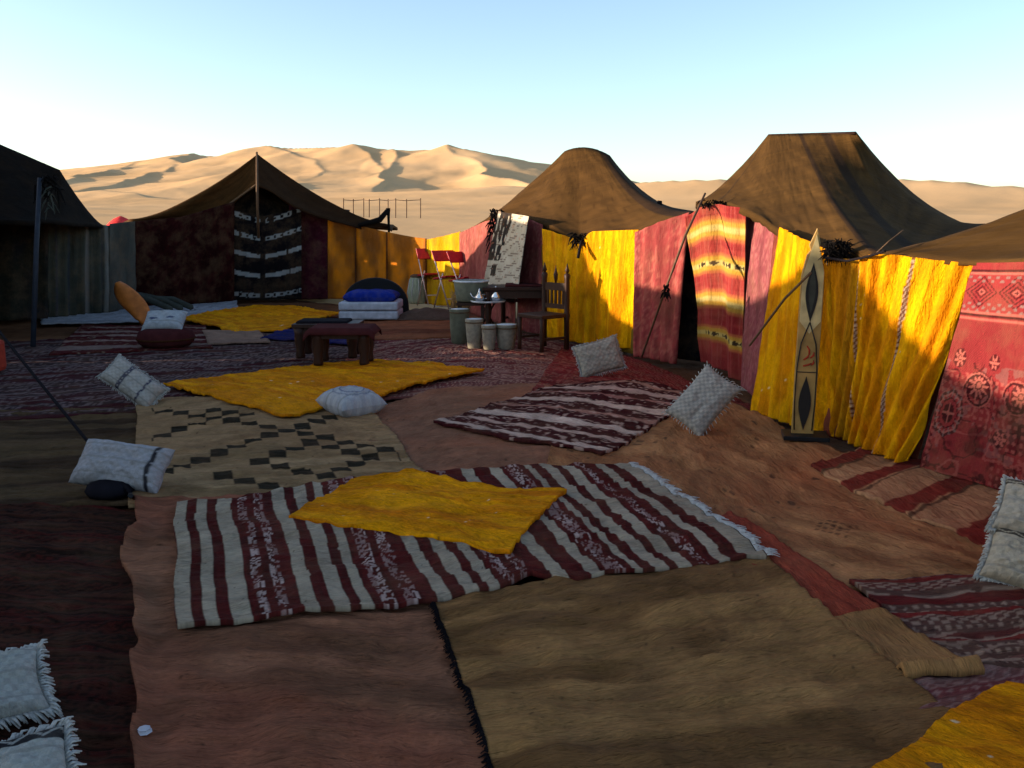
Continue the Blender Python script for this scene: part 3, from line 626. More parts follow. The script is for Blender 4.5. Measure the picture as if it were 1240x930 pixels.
def c_whiteblack(U, V, um, vm):
    c = np.ones(U.shape + (3,)) * np.array((.50, .44, .34)); 
    row = (vm * 22 + .8 * vn(um * 4, vm * 2, 3)) % 1; c = mix(c, (.10, .05, .04), (row < .22) * (vn(um * 9, vm * 22, 5) > .42) * .85)
    blot = (U < .52 - .35 * (1 - V)) & (V > .45) & (vn(um * 14, vm * 8, 7) > .40); c = mix(c, (.012, .010, .012), blot * .97)
    c = mix(c, (.012, .01, .01), ((U > .12) & (U < .3) & (V > .27) & (V < .4)) * .95)
    return mix(c, (.55, .2, .1), (vn(um * 30, vm * 30, 11) > .9) * .5)
def c_carpet(U, V, um, vm):
    """oriental wall carpet: border, plain field, medallions"""
    t = 1 - V; base = np.array((.19, .022, .024)); dk = (.030, .005, .007); lt = (.32, .085, .07); gy = (.17, .11, .10)
    c = np.ones(U.shape + (3,)) * base
    x = um; y = vm
    # weft texture dots
    c = mix(c, dk, (((np.floor(x / .010) + np.floor(y / .010)) % 2 == 0) & (t > .26) & (t < .5)) * .35)
    # top border : diamonds and scrolls between two lines
    tb = (t > .05) & (t < .215); px = np.abs((x / .36) % 1 - .5) * 2; py = np.abs(t - .13) / .075
    for k, w_ in [(.35, .06), (.62, .05), (.9, .05)]: c = mix(c, dk, (tb & (np.abs(px + py - k) < w_)) * .85)
    c = mix(c, lt, (tb & (px + py < .22)) * .8); c = mix(c, dk, (tb & (px + py < .10)) * .9)
    c = mix(c, gy, (tb & (py > .55) & (np.sin(x * 60) * np.cos(t * 190) > .35)) * .8)
    for a in (.045, .225, .25): c = mix(c, lt, (np.abs(t - a) < .006) * .9)
    for a in (.035, .235): c = mix(c, dk, (np.abs(t - a) < .006) * .9)
    # medallions
    def med(cx, cy, r, asp=1.25, petals=8):
        nonlocal c
        X = (x - cx); Y = (y - cy) / asp; rr = np.hypot(X, Y); th = np.arctan2(Y, X); w = r * (1 + .035 * np.cos(th * petals))
        inside = rr < w
        c = mix(c, lt, inside * 1.0); c = mix(c, dk, (inside & (rr > w * .86)) * .9); c = mix(c, base, (rr < w * .78) * 1.0)
        c = mix(c, dk, ((rr < w * .66) & (rr > w * .60)) * .9); c = mix(c, dk, (rr < w * .42) * .92)
        c = mix(c, lt, ((rr < w * .42) & ((np.abs(X) < r * .05) | (np.abs(Y) < r * .05)) | (rr < w * .12)) * .8)
        c = mix(c, gy, (inside & (rr > w * .66) & (np.cos(th * petals * 2) > .5)) * .7)
    def flower(cx, cy, r, n=9):
        nonlocal c
        X = x - cx; Y = y - cy; rr = np.hypot(X, Y); th = np.arctan2(Y, X); w = r * (.7 + .3 * np.cos(th * n))
        c = mix(c, lt, (rr < w) * .95); c = mix(c, dk, ((rr < r * 1.05) & (rr > w) & (rr > r * .5)) * .8); c = mix(c, dk, ((rr < r * .34) & (rr > r * .22)) * .9)
    lf = (vn(x * 26, y * 26, 6) > .60) & (y < .78 * 1.0) & (vn(x * 5, y * 5, 8) > .48); c = mix(c, gy, lf * .35)
    vine = np.abs(fbm(x * 9, y * 9, 17, 2) - .5) < .035; c = mix(c, dk, (vine & (t > .45)) * .75)
    vine2 = np.abs(fbm(x * 7 + 9, y * 7, 19, 2) - .5) < .028; c = mix(c, lt, (vine2 & (t > .5)) * .55)
    c = mix(c, dk, ((t > .52) * sstep(.55, .7, fbm(x * 12, y * 12, 23, 2))) * .6)
    dots_ = (np.hypot((x / .05) % 1 - .5, (y / .05) % 1 - .5) < .28) & (vn(x * 3, y * 3, 9) > .58) & (t > .5); c = mix(c, lt, dots_ * .55)
    wmax = um.max(); hmax = vm.max()
    for i in range(12):
        cx = .86 + (i - 1) * .74; med(cx, .42, .115, 1.4); flower(cx - .18, .62, .075); flower(cx + .20, .64, .09, 11); flower(cx, .80, .06, 7); flower(cx - .30, .33, .055, 6); flower(cx + .31, .80, .05, 6)
        # paisley curls
        for (qx, qy, q) in [(cx - .21, .60, .12), (cx + .2, .60, .13)]:
            X = x - qx; Y = y - qy; rr = np.hypot(X, Y); th = np.arctan2(Y, X); c = mix(c, dk, (np.abs(rr - q * (.75 + .12 * th / math.pi)) < .007) * .9); c = mix(c, lt, (np.abs(rr - q * (.75 + .12 * th / math.pi) - .014) < .005) * .7)
    return c
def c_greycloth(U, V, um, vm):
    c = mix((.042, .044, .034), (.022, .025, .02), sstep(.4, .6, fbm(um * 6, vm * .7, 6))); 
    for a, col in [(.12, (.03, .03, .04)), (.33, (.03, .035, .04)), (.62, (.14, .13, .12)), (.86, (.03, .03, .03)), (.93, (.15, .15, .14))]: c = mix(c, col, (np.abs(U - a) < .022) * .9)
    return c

# ---------------------------------------------------------------- TENT 1 : black gabled tent at the back left
t1 = empty('berber_tent', G(300, 365), 'black and brown tent with a single tall peak and a black and white striped door', 'tent')
pk = D(312, 187, 19.6); bk = Vector((pk.x - .4, 23.2, pk.z - .5))
sheet('inner_cloth', [Vector((-4.1, 20.7, 0)), Vector((-4.4, 25, 0))], [Vector((-4.1, 20.7, 2.0)), Vector((-4.4, 25, 2.0))], c_solid((.02, .01, .01)), 'wall_cloth', t1, .15, .03, 4, 9)  # unseen cloth added inside the tent to stop a sun leak
roof('roof', [D(158, 266, 18.4), D(205, 266, 18.9), D(242, 261, 19.2), D(272, 250, 19.35), D(312, 223, 19.35), D(362, 251, 19.5), D(400, 264, 19.8), D(440, 274, 20.0), D(466, 270, 20.15), D(474, 277, 20.3), Vector((-2.9, 22.5, 1.6)), Vector((-3.2, 25, 1.5)), Vector((-6, 26, 1.6)), Vector((-9, 24.5, 1.5)), Vector((-9, 21, 1.5))],
     [pk] * 9 + [pk.lerp(bk, .2), pk.lerp(bk, .5), bk, bk, bk, pk.lerp(bk, .5)], c_roof([(4.0, 9.2)], (.075, .034, .011), 3), t1, p=1.45, seed=3)  # dark band paints shade onto the right-hand slope
sheet('wall_panel', [T(163, 372, 372), T(218, 369, 369), T(284, 366, 366)], [T(163, 372, 268), T(218, 369, 263), T(284, 366, 244)], c_redfleck((.018, .003, .003), 3, (.030, .005, .005)), 'wall_cloth', t1, .05, .05, 5, 4, label='very dark red wall cloth left of the door')
sheet('wall_panel', [T(350, 363, 363), T(398, 362, 362)], [T(350, 363, 246), T(398, 362, 263)], c_redfleck((.040, .006, .012), 8, (.06, .012, .018)), 'wall_cloth', t1, .05, .04, 3, 5, label='purple red wall cloth right of the door')
sheet('door_curtain', [T(270, 364, 364, -.28), T(365, 362, 362, -.28)], [T(270, 364, 252, -.28), T(318, 363, 262, -.28), T(365, 362, 252, -.28)], c_blackwhite, 'wall_cloth', t1, .022, .04, 6, 6, label='black cloth with broken white bands')
sheet('gable_shade_sheet', [T(268, 365, 262, .25), T(315, 364, 268, .25), T(366, 362, 262, .25)], [T(300, 365, 232, .25), T(312, 364, 222, .25), T(328, 362, 232, .25)], c_solid((.008, .007, .008)), 'wall_cloth', t1, .05, .02, 4, 7)  # black sheet stands in for the shaded gable opening
sheet('wall_panel', [Vector((-7.6, 18.1, 0)), Vector((-9.0, 20.5, 0)), Vector((-8.8, 24.4, 0)), Vector((-6, 25.8, 0))], [Vector((-7.65, 18.1, 1.6)), Vector((-9.0, 20.5, 1.55)), Vector((-8.8, 24.4, 1.55)), Vector((-6, 25.8, 1.6))], c_redfleck((.04, .008, .010), 3, (.09, .014, .014)), 'wall_cloth', t1, .12, .05, 5, 8)  # unseen side wall, added to keep sun from leaking through the tent
Mesh().tube([T(313, 364, 288, -.2), D(311.5, 240, 19.2), D(311, 184, 19.35)], [.03, .028, .022], 8).build('tent_pole', 'pole_wood', t1, True)
guy('gable_rope', [D(240, 262, 19.1), D(272, 251, 19.2), D(311, 223, 19.25)], .02, 'rope_fibre', None, parent=t1)
Mesh().tube([D(471, 282, 20.1), D(470.5, 262, 20.1), D(470, 252, 20.1)], [.025, .03, .05], 8).build('corner_post', 'black_hair', t1, True)
Mesh().tube([D(434, 273, 19.9), D(460, 266, 20.05), D(470, 254, 20.1)], [.05, .07, .05], 6).build('corner_rope', 'black_hair', t1, True)

# ---------------------------------------------------------------- screen of orange cloths between the tents
sc = empty('cloth_screen', G(450, 364), 'low screen of orange and yellow cloths between the black tent and the red chairs', 'screen')
ogs = [(396, 362, 265), (430, 362, 271), (468, 364, 281), (500, 366, 288), (516, 368, 289), (556, 373, 283)]
OG = (.66, .20, .008)
sheet('screen_panel', [T(397, 362, 362), T(430, 362, 362)], [T(397, 362, 265), T(430, 362, 272)], c_solid(OG, (.22, .07, .01)), 'wall_cloth', sc, .05, .03, 2, 11)
sheet('screen_panel', [T(431, 362, 362), T(468, 364, 364)], [T(431, 362, 272), T(468, 364, 281)], c_solid(OG, (.22, .07, .01)), 'wall_cloth', sc, .05, .03, 2, 12)
sheet('screen_panel', [T(469, 364, 364), T(500, 366, 366), T(517, 368, 368)], [T(469, 364, 281), T(500, 366, 287), T(517, 368, 289)], c_solid(OG, (.24, .08, .01)), 'wall_cloth', sc, .05, .03, 3, 13)
sheet('screen_panel', [T(517, 368, 368), T(540, 371, 371), T(558, 374, 374)], [T(517, 368, 290), T(540, 371, 285), T(558, 374, 280)], c_solid((.55, .32, .004), (.42, .20, .004)), 'wall_cloth', sc, .05, .05, 5, 14, label='yellower end cloth')
for px, b, t in [(430.5, 362, 270), (468.5, 364, 279), (516, 368, 287)]:
    sheet('seam_strip', [T(px - .9, b, b, -.05), T(px + .9, b, b, -.05)], [T(px - .9, b, t + 2, -.05), T(px + .9, b, t + 2, -.05)], c_solid((.12, .035, .008)), 'wall_cloth', sc, .05, .01, 1, 9)

# ---------------------------------------------------------------- TENT 2 : middle tent
t2 = empty('berber_tent', G(700, 418), 'middle brown tent hung with one yellow cloth beside a white and black one', 'tent')
ra = D(684, 181, 15.2); rb = D(738, 186, 14.6)
rm = ra.lerp(rb, .5); rm.z += .03
def arc2(t): q = ra.lerp(rb, t); q.z += .09 * (4 * t * (1 - t)) - .03; return q
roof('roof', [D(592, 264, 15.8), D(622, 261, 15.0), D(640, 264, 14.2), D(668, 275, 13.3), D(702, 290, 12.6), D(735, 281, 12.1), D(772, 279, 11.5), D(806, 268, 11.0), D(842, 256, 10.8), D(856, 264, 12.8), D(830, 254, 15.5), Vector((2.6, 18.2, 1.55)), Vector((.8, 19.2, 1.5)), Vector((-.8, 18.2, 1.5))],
     [arc2(0), arc2(.05), arc2(.1), arc2(.2), arc2(.32), arc2(.45), arc2(.58), arc2(.72), arc2(.9), arc2(1), arc2(1), arc2(.9), arc2(.5), arc2(.1)], c_roof([(7.3, 12.5)], (.062, .031, .009), 5), t2, p=[1.15, 1.15, 1.2, 1.3, 1.4, 1.5, 1.6, 1.75, 2.0, 2.1, 2, 1.6, 1.4, 1.2], seed=5)  # dark band puts the right slope's shade into the roof colour
Mesh().tube([ra + Vector((.03, 0, -.07)), rb + Vector((-.03, 0, -.07))], .022, 8).build('ridge_beam', 'dark_wood', t2, True)
Mesh().tube([D(797, 256, 12.4), D(799, 243, 12.4)], [.06, .03], 7).build('roof_knob', 'black_hair', t2, True)
sheet('wall_panel', [T(556, 374, 374), T(588, 386, 386), T(626, 399, 399)], [T(556, 374, 282), T(588, 386, 268), T(626, 399, 259)], c_redfleck((.25, .062, .055), 4, (.33, .11, .09)), 'wall_cloth', t2, .04, .04, 4, 21, label='pink wall cloth behind the red chairs')
sheet('wall_panel', [T(626, 399, 399), T(657, 406, 406)], [T(626, 399, 259), T(657, 406, 272)], c_redfleck((.24, .05, .05), 6, (.33, .11, .09)), 'wall_cloth', t2, .03, .03, 2, 22, label='pink wall cloth behind the dark wooden chair')
sheet('wall_panel', [T(655, 406, 404, .06), T(700, 417, 415, .06), T(773, 430, 430, .06)], [T(655, 406, 278, .06), T(700, 417, 290, .06), T(773, 430, 280, .06)], c_solid((.15, .10, .01)), 'wall_cloth', t2, .06, .01, 4, 23)
o = sheet('hanging_cloth', [T(583, 387, 360, -.75), T(626, 400, 362, -.55)], [T(603, 393, 256, -.6), T(641, 403, 262, -.45)], c_whiteblack, 'wall_cloth', None, .02, .03, 3, 24, label='white and black patchy striped cloth hung at the corner of the middle tent', cat='hanging')
o = sheet('hanging_cloth', [T(662, 410, 408, -.08), T(700, 417, 415, -.08), T(735, 424, 421, -.08), T(768, 427, 422, -.08)], [T(657, 408, 277, -.08), T(680, 412, 284, -.08), T(702, 417, 291, -.08), T(718, 419, 280, -.08), T(773, 430, 278, -.08)], c_hangyellow(31), 'shag_hanging', None, .022, .045, 7, 25, label='crinkled yellow cloth hung across the middle tent behind the dark chair', cat='hanging', foldtop=.6)
tuft(D(702, 288, 12.35), 70, .14, 'black_hair', t2, 3, .5, (1.8, .4, .9), .009, 'tie_knot')
tuft(D(600, 278, 14.9), 110, .16, 'black_hair', t2, 4, .9, (1.2, .4, 4.2), .012, 'tie_tassel')
guy('tie_rope', [D(704, 292, 12.25), D(700, 312, 12.1)], .02, 'dark_rope', None, parent=t2)

# ---------------------------------------------------------------- TENT 3 : large tent on the right
t3 = empty('berber_tent', G(900, 470), 'largest brown tent with a flat topped peak and a red and yellow banded door', 'tent')
rc = D(931, 163, 10.6); rd = D(1036, 160, 9.6)
roof('roof', [D(843, 246, 10.7), D(870, 243, 9.9), D(905, 256, 8.9), D(940, 275, 8.1), D(980, 297, 7.35), D(1020, 304, 6.95), D(1062, 306, 6.55), D(1110, 306, 6.8), D(1150, 294, 7.8), D(1192, 272, 9.2), Vector((6.3, 11.8, 1.5)), Vector((4.6, 13.6, 1.5)), Vector((2.9, 13.2, 1.5))],
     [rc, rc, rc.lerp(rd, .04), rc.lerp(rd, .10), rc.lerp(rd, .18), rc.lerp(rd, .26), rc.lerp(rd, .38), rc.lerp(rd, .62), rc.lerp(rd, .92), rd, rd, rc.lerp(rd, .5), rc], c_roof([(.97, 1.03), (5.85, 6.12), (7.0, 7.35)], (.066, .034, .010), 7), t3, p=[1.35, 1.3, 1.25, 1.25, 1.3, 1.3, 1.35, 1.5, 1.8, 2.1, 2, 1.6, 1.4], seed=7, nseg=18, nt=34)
Mesh().tube([rc + Vector((0, 0, -.012)), rd + Vector((0, 0, -.012))], .018, 8).build('ridge_beam', 'dark_wood', t3, True)
sheet('wall_panel', [T(768, 431, 432), T(796, 436, 436), T(818, 441, 441)], [T(770, 431, 281), T(800, 436, 268), T(835, 441, 257)], c_redfleck((.24, .042, .042), 9, (.33, .10, .08)), 'wall_cloth', t3, .03, .05, 4, 31, label='faded red flecked wall cloth left of the door')
sheet('inner_cloth', [Vector((1.9, 11.3, 0)), Vector((2.9, 10.1, 0))], [Vector((1.9, 11.3, 1.7)), Vector((2.9, 10.1, 1.7))], c_solid((.008, .007, .010)), 'wall_cloth', t3, .08, .02, 4, 32)  # black sheet behind the door gap paints in the dark interior
DB = [T(852, 440, 438, -.15), T(870, 448, 446, -.15), T(897, 458, 462, -.15)]
DT = [D(829, 262, 9.9), D(850, 251, 9.7), D(868, 247, 9.5), D(902, 252, 9.05)]
sheet('door_curtain', DB, DT, c_doorred, 'wall_cloth', t3, .014, .07, 2.6, 37, label='red door curtain with cream and yellow cross bands', foldtop=.55)
sheet('wall_panel', [T(893, 456, 458), T(917, 490, 492)], [T(900, 456, 250, -.1), T(941, 490, 275)], c_redfleck((.20, .050, .060), 12, (.28, .10, .10)), 'wall_cloth', t3, .03, .03, 2, 34, label='dusty purple wall cloth right of the door')
sheet('wall_panel', [T(917, 494, 492, .08), T(1000, 528, 528, .08), T(1110, 560, 560, .10)], [T(939, 494, 276, .08), T(1000, 528, 300, .08), T(1185, 560, 322, .05)], c_redfleck((.14, .03, .02), 12, (.2, .05, .03)), 'wall_cloth', t3, .05, .01, 2, 35)
# leaning prop pole and its rope
Mesh().tube([D(854, 234, 9.6), D(830, 285, 9.35), D(806, 350, 9.1)], [.011, .014, .011], 8).build('prop_pole', 'pole_wood', t3, True)
tuft(D(862, 245, 9.6), 60, .07, 'black_hair', t3, 5, .5, (4.0, .6, .8), .007, 'tie_knot')
tuft(D(807, 350, 9.05), 40, .07, 'black_hair', t3, 6, .6, (.8, .5, 1.4), .008, 'tie_knot')
guy('guy_rope', [D(806, 350, 9.1), G(775, 430, .05) + Vector((0, -.15, 0))], .012, 'rope_fibre', None, parent=t3)
tuft(D(1014, 302, 6.78), 380, .085, 'black_hair', t3, 7, .3, (2.0, .9, 1.5), .004, 'hair_tassel')
guy('edge_rope', [D(1062, 306, 6.40), D(1076, 293, 6.42), D(1094, 279, 6.6)], .006, 'rope_fibre', None, parent=t3)
guy('edge_rope', [D(1000, 312, 6.75), D(1025, 316, 6.6), D(1050, 311, 6.42), D(1072, 304, 6.3)], .010, 'dark_rope', None, parent=t3)
# yellow hangings
sheet('hanging_cloth', [T(904, 497, 499, .0), T(950, 516, 514, .0), T(985, 524, 524, .0), T(1004, 528, 530, .0)], [T(938, 497, 275, -.05), T(960, 516, 287, -.05), T(984, 524, 298, -.05), T(1004, 528, 308, -.05)], c_hangyellow(41), 'shag_hanging', None, .016, .03, 6, 41, label='narrow yellow cloth hung on the large tent behind the tall painted board', cat='hanging', foldtop=.5, push=-.05)
sheet('hanging_cloth', [T(1008, 526, 524, -.02), T(1035, 536, 538, -.07), T(1060, 545, 549, -.14), T(1088, 556, 560, -.16), T(1103, 557, 557, -.14)], [D(1006, 312, 6.85), D(1034, 314, 6.65), D(1055, 308, 6.45), D(1080, 308, 6.33), D(1125, 314, 6.10), D(1183, 319, 5.85)], c_hangyellow(43, [(.28, .010, -.02), (.62, .011, .02)], [(.17, .10)]), 'shag_hanging', None, .011, .055, 9, 43, label='wide bright yellow cloth with two woven seams hung between the board and the flowered carpet', cat='hanging', foldtop=.4, skew=-.35)

# ---------------------------------------------------------------- TENT 4 : nearest right tent, mostly out of frame
t4 = empty('berber_tent', (3.6, 4.6, 0), 'brown tent roof at the right edge above the red flowered carpet', 'tent')
re_ = Vector((5.6, 6.0, 2.75)); rf = Vector((6.1, 3.6, 2.8))
roof('roof', [D(1068, 307, 6.55), D(1090, 309, 6.35), D(1130, 315, 6.1), D(1185, 318, 5.80), D(1240, 315, 5.35), Vector((3.25, 4.4, 1.5)), Vector((3.5, 3.0, 1.5)), Vector((3.9, 1.4, 1.5)), Vector((6, .6, 1.5)), Vector((8.2, 2, 1.4)), Vector((8.6, 5, 1.4)), Vector((7.4, 7.6, 1.4)), Vector((5.2, 8.0, 1.55)), D(1150, 288, 7.6)],
     [re_, re_, re_, re_, re_.lerp(rf, .2), re_.lerp(rf, .5), rf, rf, rf, rf, re_.lerp(rf, .5), re_, re_, re_], c_roof([], (.066, .034, .010), 9), t4, p=1.25, seed=9, nseg=16, hemd=.01)
sheet('wall_carpet', [T(1114, 566, 566), T(1180, 584, 584), T(1240, 604, 604), Vector((3.3, 4.2, 0)), Vector((3.6, 2.4, 0))], [T(1180, 572, 318, -.05), T(1210, 590, 318), T(1240, 604, 317), Vector((3.35, 4.2, 1.43)), Vector((3.7, 2.4, 1.43))], c_carpet, 'wall_cloth', t4, .008, .012, 3, 51, label='red oriental carpet with flowers and medallions')

# ---------------------------------------------------------------- LEFT TENTS
tA = empty('berber_tent', G(60, 395), 'black tent in deep shade at the left edge with grey striped wall cloths', 'tent')
l1 = D(72, 206, 15.0); lm = D(-5, 173, 14.2); l0 = Vector((-9.5, 11.75, 2.95))
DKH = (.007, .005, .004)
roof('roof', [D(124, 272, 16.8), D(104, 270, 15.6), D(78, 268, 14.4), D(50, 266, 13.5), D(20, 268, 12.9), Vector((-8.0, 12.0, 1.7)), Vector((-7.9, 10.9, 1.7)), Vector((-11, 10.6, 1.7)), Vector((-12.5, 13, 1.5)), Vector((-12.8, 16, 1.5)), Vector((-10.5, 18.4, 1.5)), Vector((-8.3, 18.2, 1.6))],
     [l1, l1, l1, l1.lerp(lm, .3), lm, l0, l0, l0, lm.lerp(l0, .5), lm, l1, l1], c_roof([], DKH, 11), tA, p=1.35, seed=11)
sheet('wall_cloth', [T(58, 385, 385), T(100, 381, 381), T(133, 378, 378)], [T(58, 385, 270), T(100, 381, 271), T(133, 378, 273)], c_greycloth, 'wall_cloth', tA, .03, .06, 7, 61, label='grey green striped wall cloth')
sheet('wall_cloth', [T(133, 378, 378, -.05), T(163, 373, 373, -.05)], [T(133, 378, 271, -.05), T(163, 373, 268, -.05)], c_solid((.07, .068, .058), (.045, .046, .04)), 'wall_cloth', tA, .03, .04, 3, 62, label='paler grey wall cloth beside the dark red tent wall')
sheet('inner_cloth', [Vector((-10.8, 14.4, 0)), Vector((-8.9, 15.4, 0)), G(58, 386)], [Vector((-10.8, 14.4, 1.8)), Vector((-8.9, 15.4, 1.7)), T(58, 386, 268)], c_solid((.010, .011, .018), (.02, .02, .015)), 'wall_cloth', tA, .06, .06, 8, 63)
sheet('wall_cloth', [Vector((-12.3, 10.8, 0)), Vector((-12.6, 14, 0)), Vector((-12.6, 16.5, 0)), Vector((-10.6, 18.2, 0)), Vector((-8.5, 17.2, 0))], [Vector((-12.3, 10.8, 1.6)), Vector((-12.6, 14, 1.6)), Vector((-12.6, 16.5, 1.6)), Vector((-10.6, 18.2, 1.6)), Vector((-8.5, 17.2, 1.6))], c_greycloth, 'wall_cloth', tA, .12, .05, 12, 64)  # unseen west wall, added to block sun leaking in under the roof
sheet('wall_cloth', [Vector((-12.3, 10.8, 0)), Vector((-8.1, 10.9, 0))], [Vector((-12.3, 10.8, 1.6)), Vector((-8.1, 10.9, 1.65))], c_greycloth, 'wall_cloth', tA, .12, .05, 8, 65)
Mesh().tube([G(40, 420), D(44, 300, 12.6), D(48, 216, 12.9)], [.035, .035, .03], 8).build('tent_pole', 'grey_pole', tA, True)
tuft(D(56, 222, 13.0), 40, .25, 'black_hair', tA, 8, .6, (1.2, .5, 1), .014, 'tie_tassel')
tuft(D(60, 240, 12.9), 14, .2, 'grey_bolster', tA, 9, 1.0, (.4, .3, 1.6), .012, 'pale_tassel')
def long_shade_tent():
    """unseen row of tents on the left, shaped to cast the courtyard shadow: one long cloth over a line of poles, ridge at x = -9.3"""
    t = empty('berber_tent', (-9.3, 4, 0), 'unseen long dark tent on the left, its pole peaks shaped to shade the courtyard', 'tent')
    prof = [(10.6, 2.42), (9.3, 2.40), (8.3, 2.50), (7.3, 2.70), (6.6, 2.84), (6.2, 3.06), (5.85, 3.06), (5.5, 2.68), (5.0, 2.38), (4.2, 2.32), (3, 2.5), (1.6, 2.9), (.8, 3.1), (-.4, 2.8), (-2, 2.5), (-4, 2.8), (-5, 3.0), (-6.4, 2.6)]  # ridge heights follow the shadow edge wanted across the courtyard
    e = []; r = []
    for y, z in prof: e.append(Vector((-7.7 + .05 * math.sin(y * 3), y, 1.62 + .1 * math.sin(y * 1.3)))); r.append(Vector((-9.3, y, z)))
    for y, z in prof[::-1]: e.append(Vector((-10.9, y, 1.62))); r.append(Vector((-9.3, y, z)))
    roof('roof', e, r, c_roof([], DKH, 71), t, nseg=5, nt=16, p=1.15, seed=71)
    for k, (y, z) in enumerate([(10.6, 0), (6.0, 0), (.9, 0), (-4.8, 0)]): Mesh().tube([(-9.3, y, 0), (-9.3, y, 2.95 if k else 2.36)], .04, 8).build('tent_pole', 'pole_wood', t, True)
    ys = [10.6, 8.4, 6.2, 4.0, 1.8, -.4, -2.6, -4.8, -6.4]
    for a, b in zip(ys[:-1], ys[1:]):
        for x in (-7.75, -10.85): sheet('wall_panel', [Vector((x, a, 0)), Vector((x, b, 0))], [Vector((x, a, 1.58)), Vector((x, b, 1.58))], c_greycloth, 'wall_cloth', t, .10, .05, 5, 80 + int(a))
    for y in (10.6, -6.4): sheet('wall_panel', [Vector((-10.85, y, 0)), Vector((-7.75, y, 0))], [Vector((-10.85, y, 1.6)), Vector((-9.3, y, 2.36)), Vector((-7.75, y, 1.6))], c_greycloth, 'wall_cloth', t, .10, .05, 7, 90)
long_shade_tent()

# ---------------------------------------------------------------- ropes
guy('guy_rope', [D(-120, 243, 9.0), G(158, 597, .05)], .012, 'dark_rope', 'thin black guy rope stretched down to the ground past the white bolster', sag=.05)
guy('guy_rope', [D(982, 330, 6.8), D(950, 362, 7.0), D(908, 418, 7.6)], .010, 'rope_fibre', 'thin brown rope slanting over the narrow yellow hanging')
st = Mesh().tube([G(158, 600, 0), G(158, 600, .12) + Vector((.0, 0, 0))], [.02, .015], 6).build('ground_peg', 'iron'); tag(st, 'dark iron peg holding the black guy rope at left', 'peg')
sk = Mesh().lathe(G(135, 600), [(.02, 0), (.13, .01), (.15, .04), (.13, .08), (.07, .10), (.02, .105)], 16).build('sandbag', 'black_cloth', smooth=True); tag(sk, 'small black sandbag at the rope end in front of the white pillow', 'sandbag')

# ---------------------------------------------------------------- pillows
def pillow(name, w, h, t, M4, colf, label, cat='pillow', mat='pillow_cloth', seed=1, n=44, tassels=None, bulge=.5, group=None, lump=.012):
    """cushion in local x (width), z (height), y (thickness)"""
    g = np.linspace(-1, 1, n + 1); X, Z = np.meshgrid(g, g)
    # edges pull in between the corners
    xs = X * (1 - .07 * (1 - Z ** 2) * np.abs(X)); zs = Z * (1 - .07 * (1 - X ** 2) * np.abs(Z))
    prof = np.clip((1 - X ** 4) * (1 - Z ** 4), 0, 1) ** bulge
    nz = (fbm(X * 3 + 5, Z * 3, seed) - .5) * lump * 3 * prof + (fbm(X * 9, Z * 9, seed + 3) - .5) * lump * prof
    front = np.stack([xs * w / 2, -prof * t / 2 - nz, zs * h / 2], -1).reshape(-1, 3); back = np.stack([xs * w / 2, prof * t / 2 + nz, zs * h / 2], -1).reshape(-1, 3)
    F = grid_faces(n, n); V = np.vstack([front, back]); V[len(front):, 1] += .004; F = np.vstack([F, F[:, ::-1] + len(front)])
    W_ = n + 1; ring = np.r_[np.arange(W_), np.arange(1, n + 1) * W_ + n, (n * W_ + np.arange(n - 1, -1, -1)), (np.arange(n - 1, 0, -1) * W_)]
    a = ring; b = np.roll(ring, -1); F = np.vstack([F, np.stack([a, a + len(front), b + len(front), b], 1)])
    U = (X + 1) / 2; Vv = (Z + 1) / 2; c = colf(U, Vv, U * w, Vv * h) * np.ones(U.shape + (3,)); c = c.reshape(-1, 3); c = c * (np.array((1.0, .94, .84)) if c[:, 2].mean() < .5 and c[:, 0].mean() > .1 else 1.0); uv = np.stack([U * w, Vv * h], -1).reshape(-1, 2)
    M = np.array(M4); Vw = V @ M[:3, :3].T + M[:3, 3]
    root = empty(name, (float(Vw[:, 0].mean()), float(Vw[:, 1].mean()), float(Vw[:, 2].min())), label, cat, group)
    link_mesh('cushion', Vw, F, mat, root, cols=np.vstack([c, c]), uvs=np.vstack([uv, uv + .5]))
    if tassels:
        tm, L_, k = tassels; rs = np.random.RandomState(seed); m = Mesh()
        for i in range(0, len(ring), k):
            p = Vector(Vw[ring[i]]); loc = Vector(V[ring[i]]); d = Vector((loc.x / w, (rs.rand() - .5) * .6, loc.z / h)).normalized(); d = M4.to_3x3() @ d
            q_ = .6 + .8 * rs.rand(); m.tube([p, p + d * L_ * .6 * q_, p + d * L_ * q_ + Vector((rs.rand() * .01, 0, -.4 * L_))], [.005, .005, .003], 3)
        f = m.build('fringe', tm, root, smooth=True); f['kind'] = 'stuff'
    return root
def pose(loc, yaw=0, lean=0, roll=0):
    return Matrix.Translation(loc) @ Matrix.Rotation(rad(yaw), 4, 'Z') @ Matrix.Rotation(rad(lean), 4, 'X') @ Matrix.Rotation(rad(roll), 4, 'Y')
def c_knit(base=(.37, .35, .31), dark=(.22, .21, .19), s=30, seed=1):
    def f(U, V, um, vm):
        q = ((np.floor(um * s) + np.floor(vm * s)) % 2 == 0); c = np.ones(U.shape + (3,)) * np.array(base); c = mix(c, dark, q * .55)
        return mix(c, (.2, .2, .2), (np.abs((vm * s / 4) % 1 - .5) < .06) * .5)
    return f
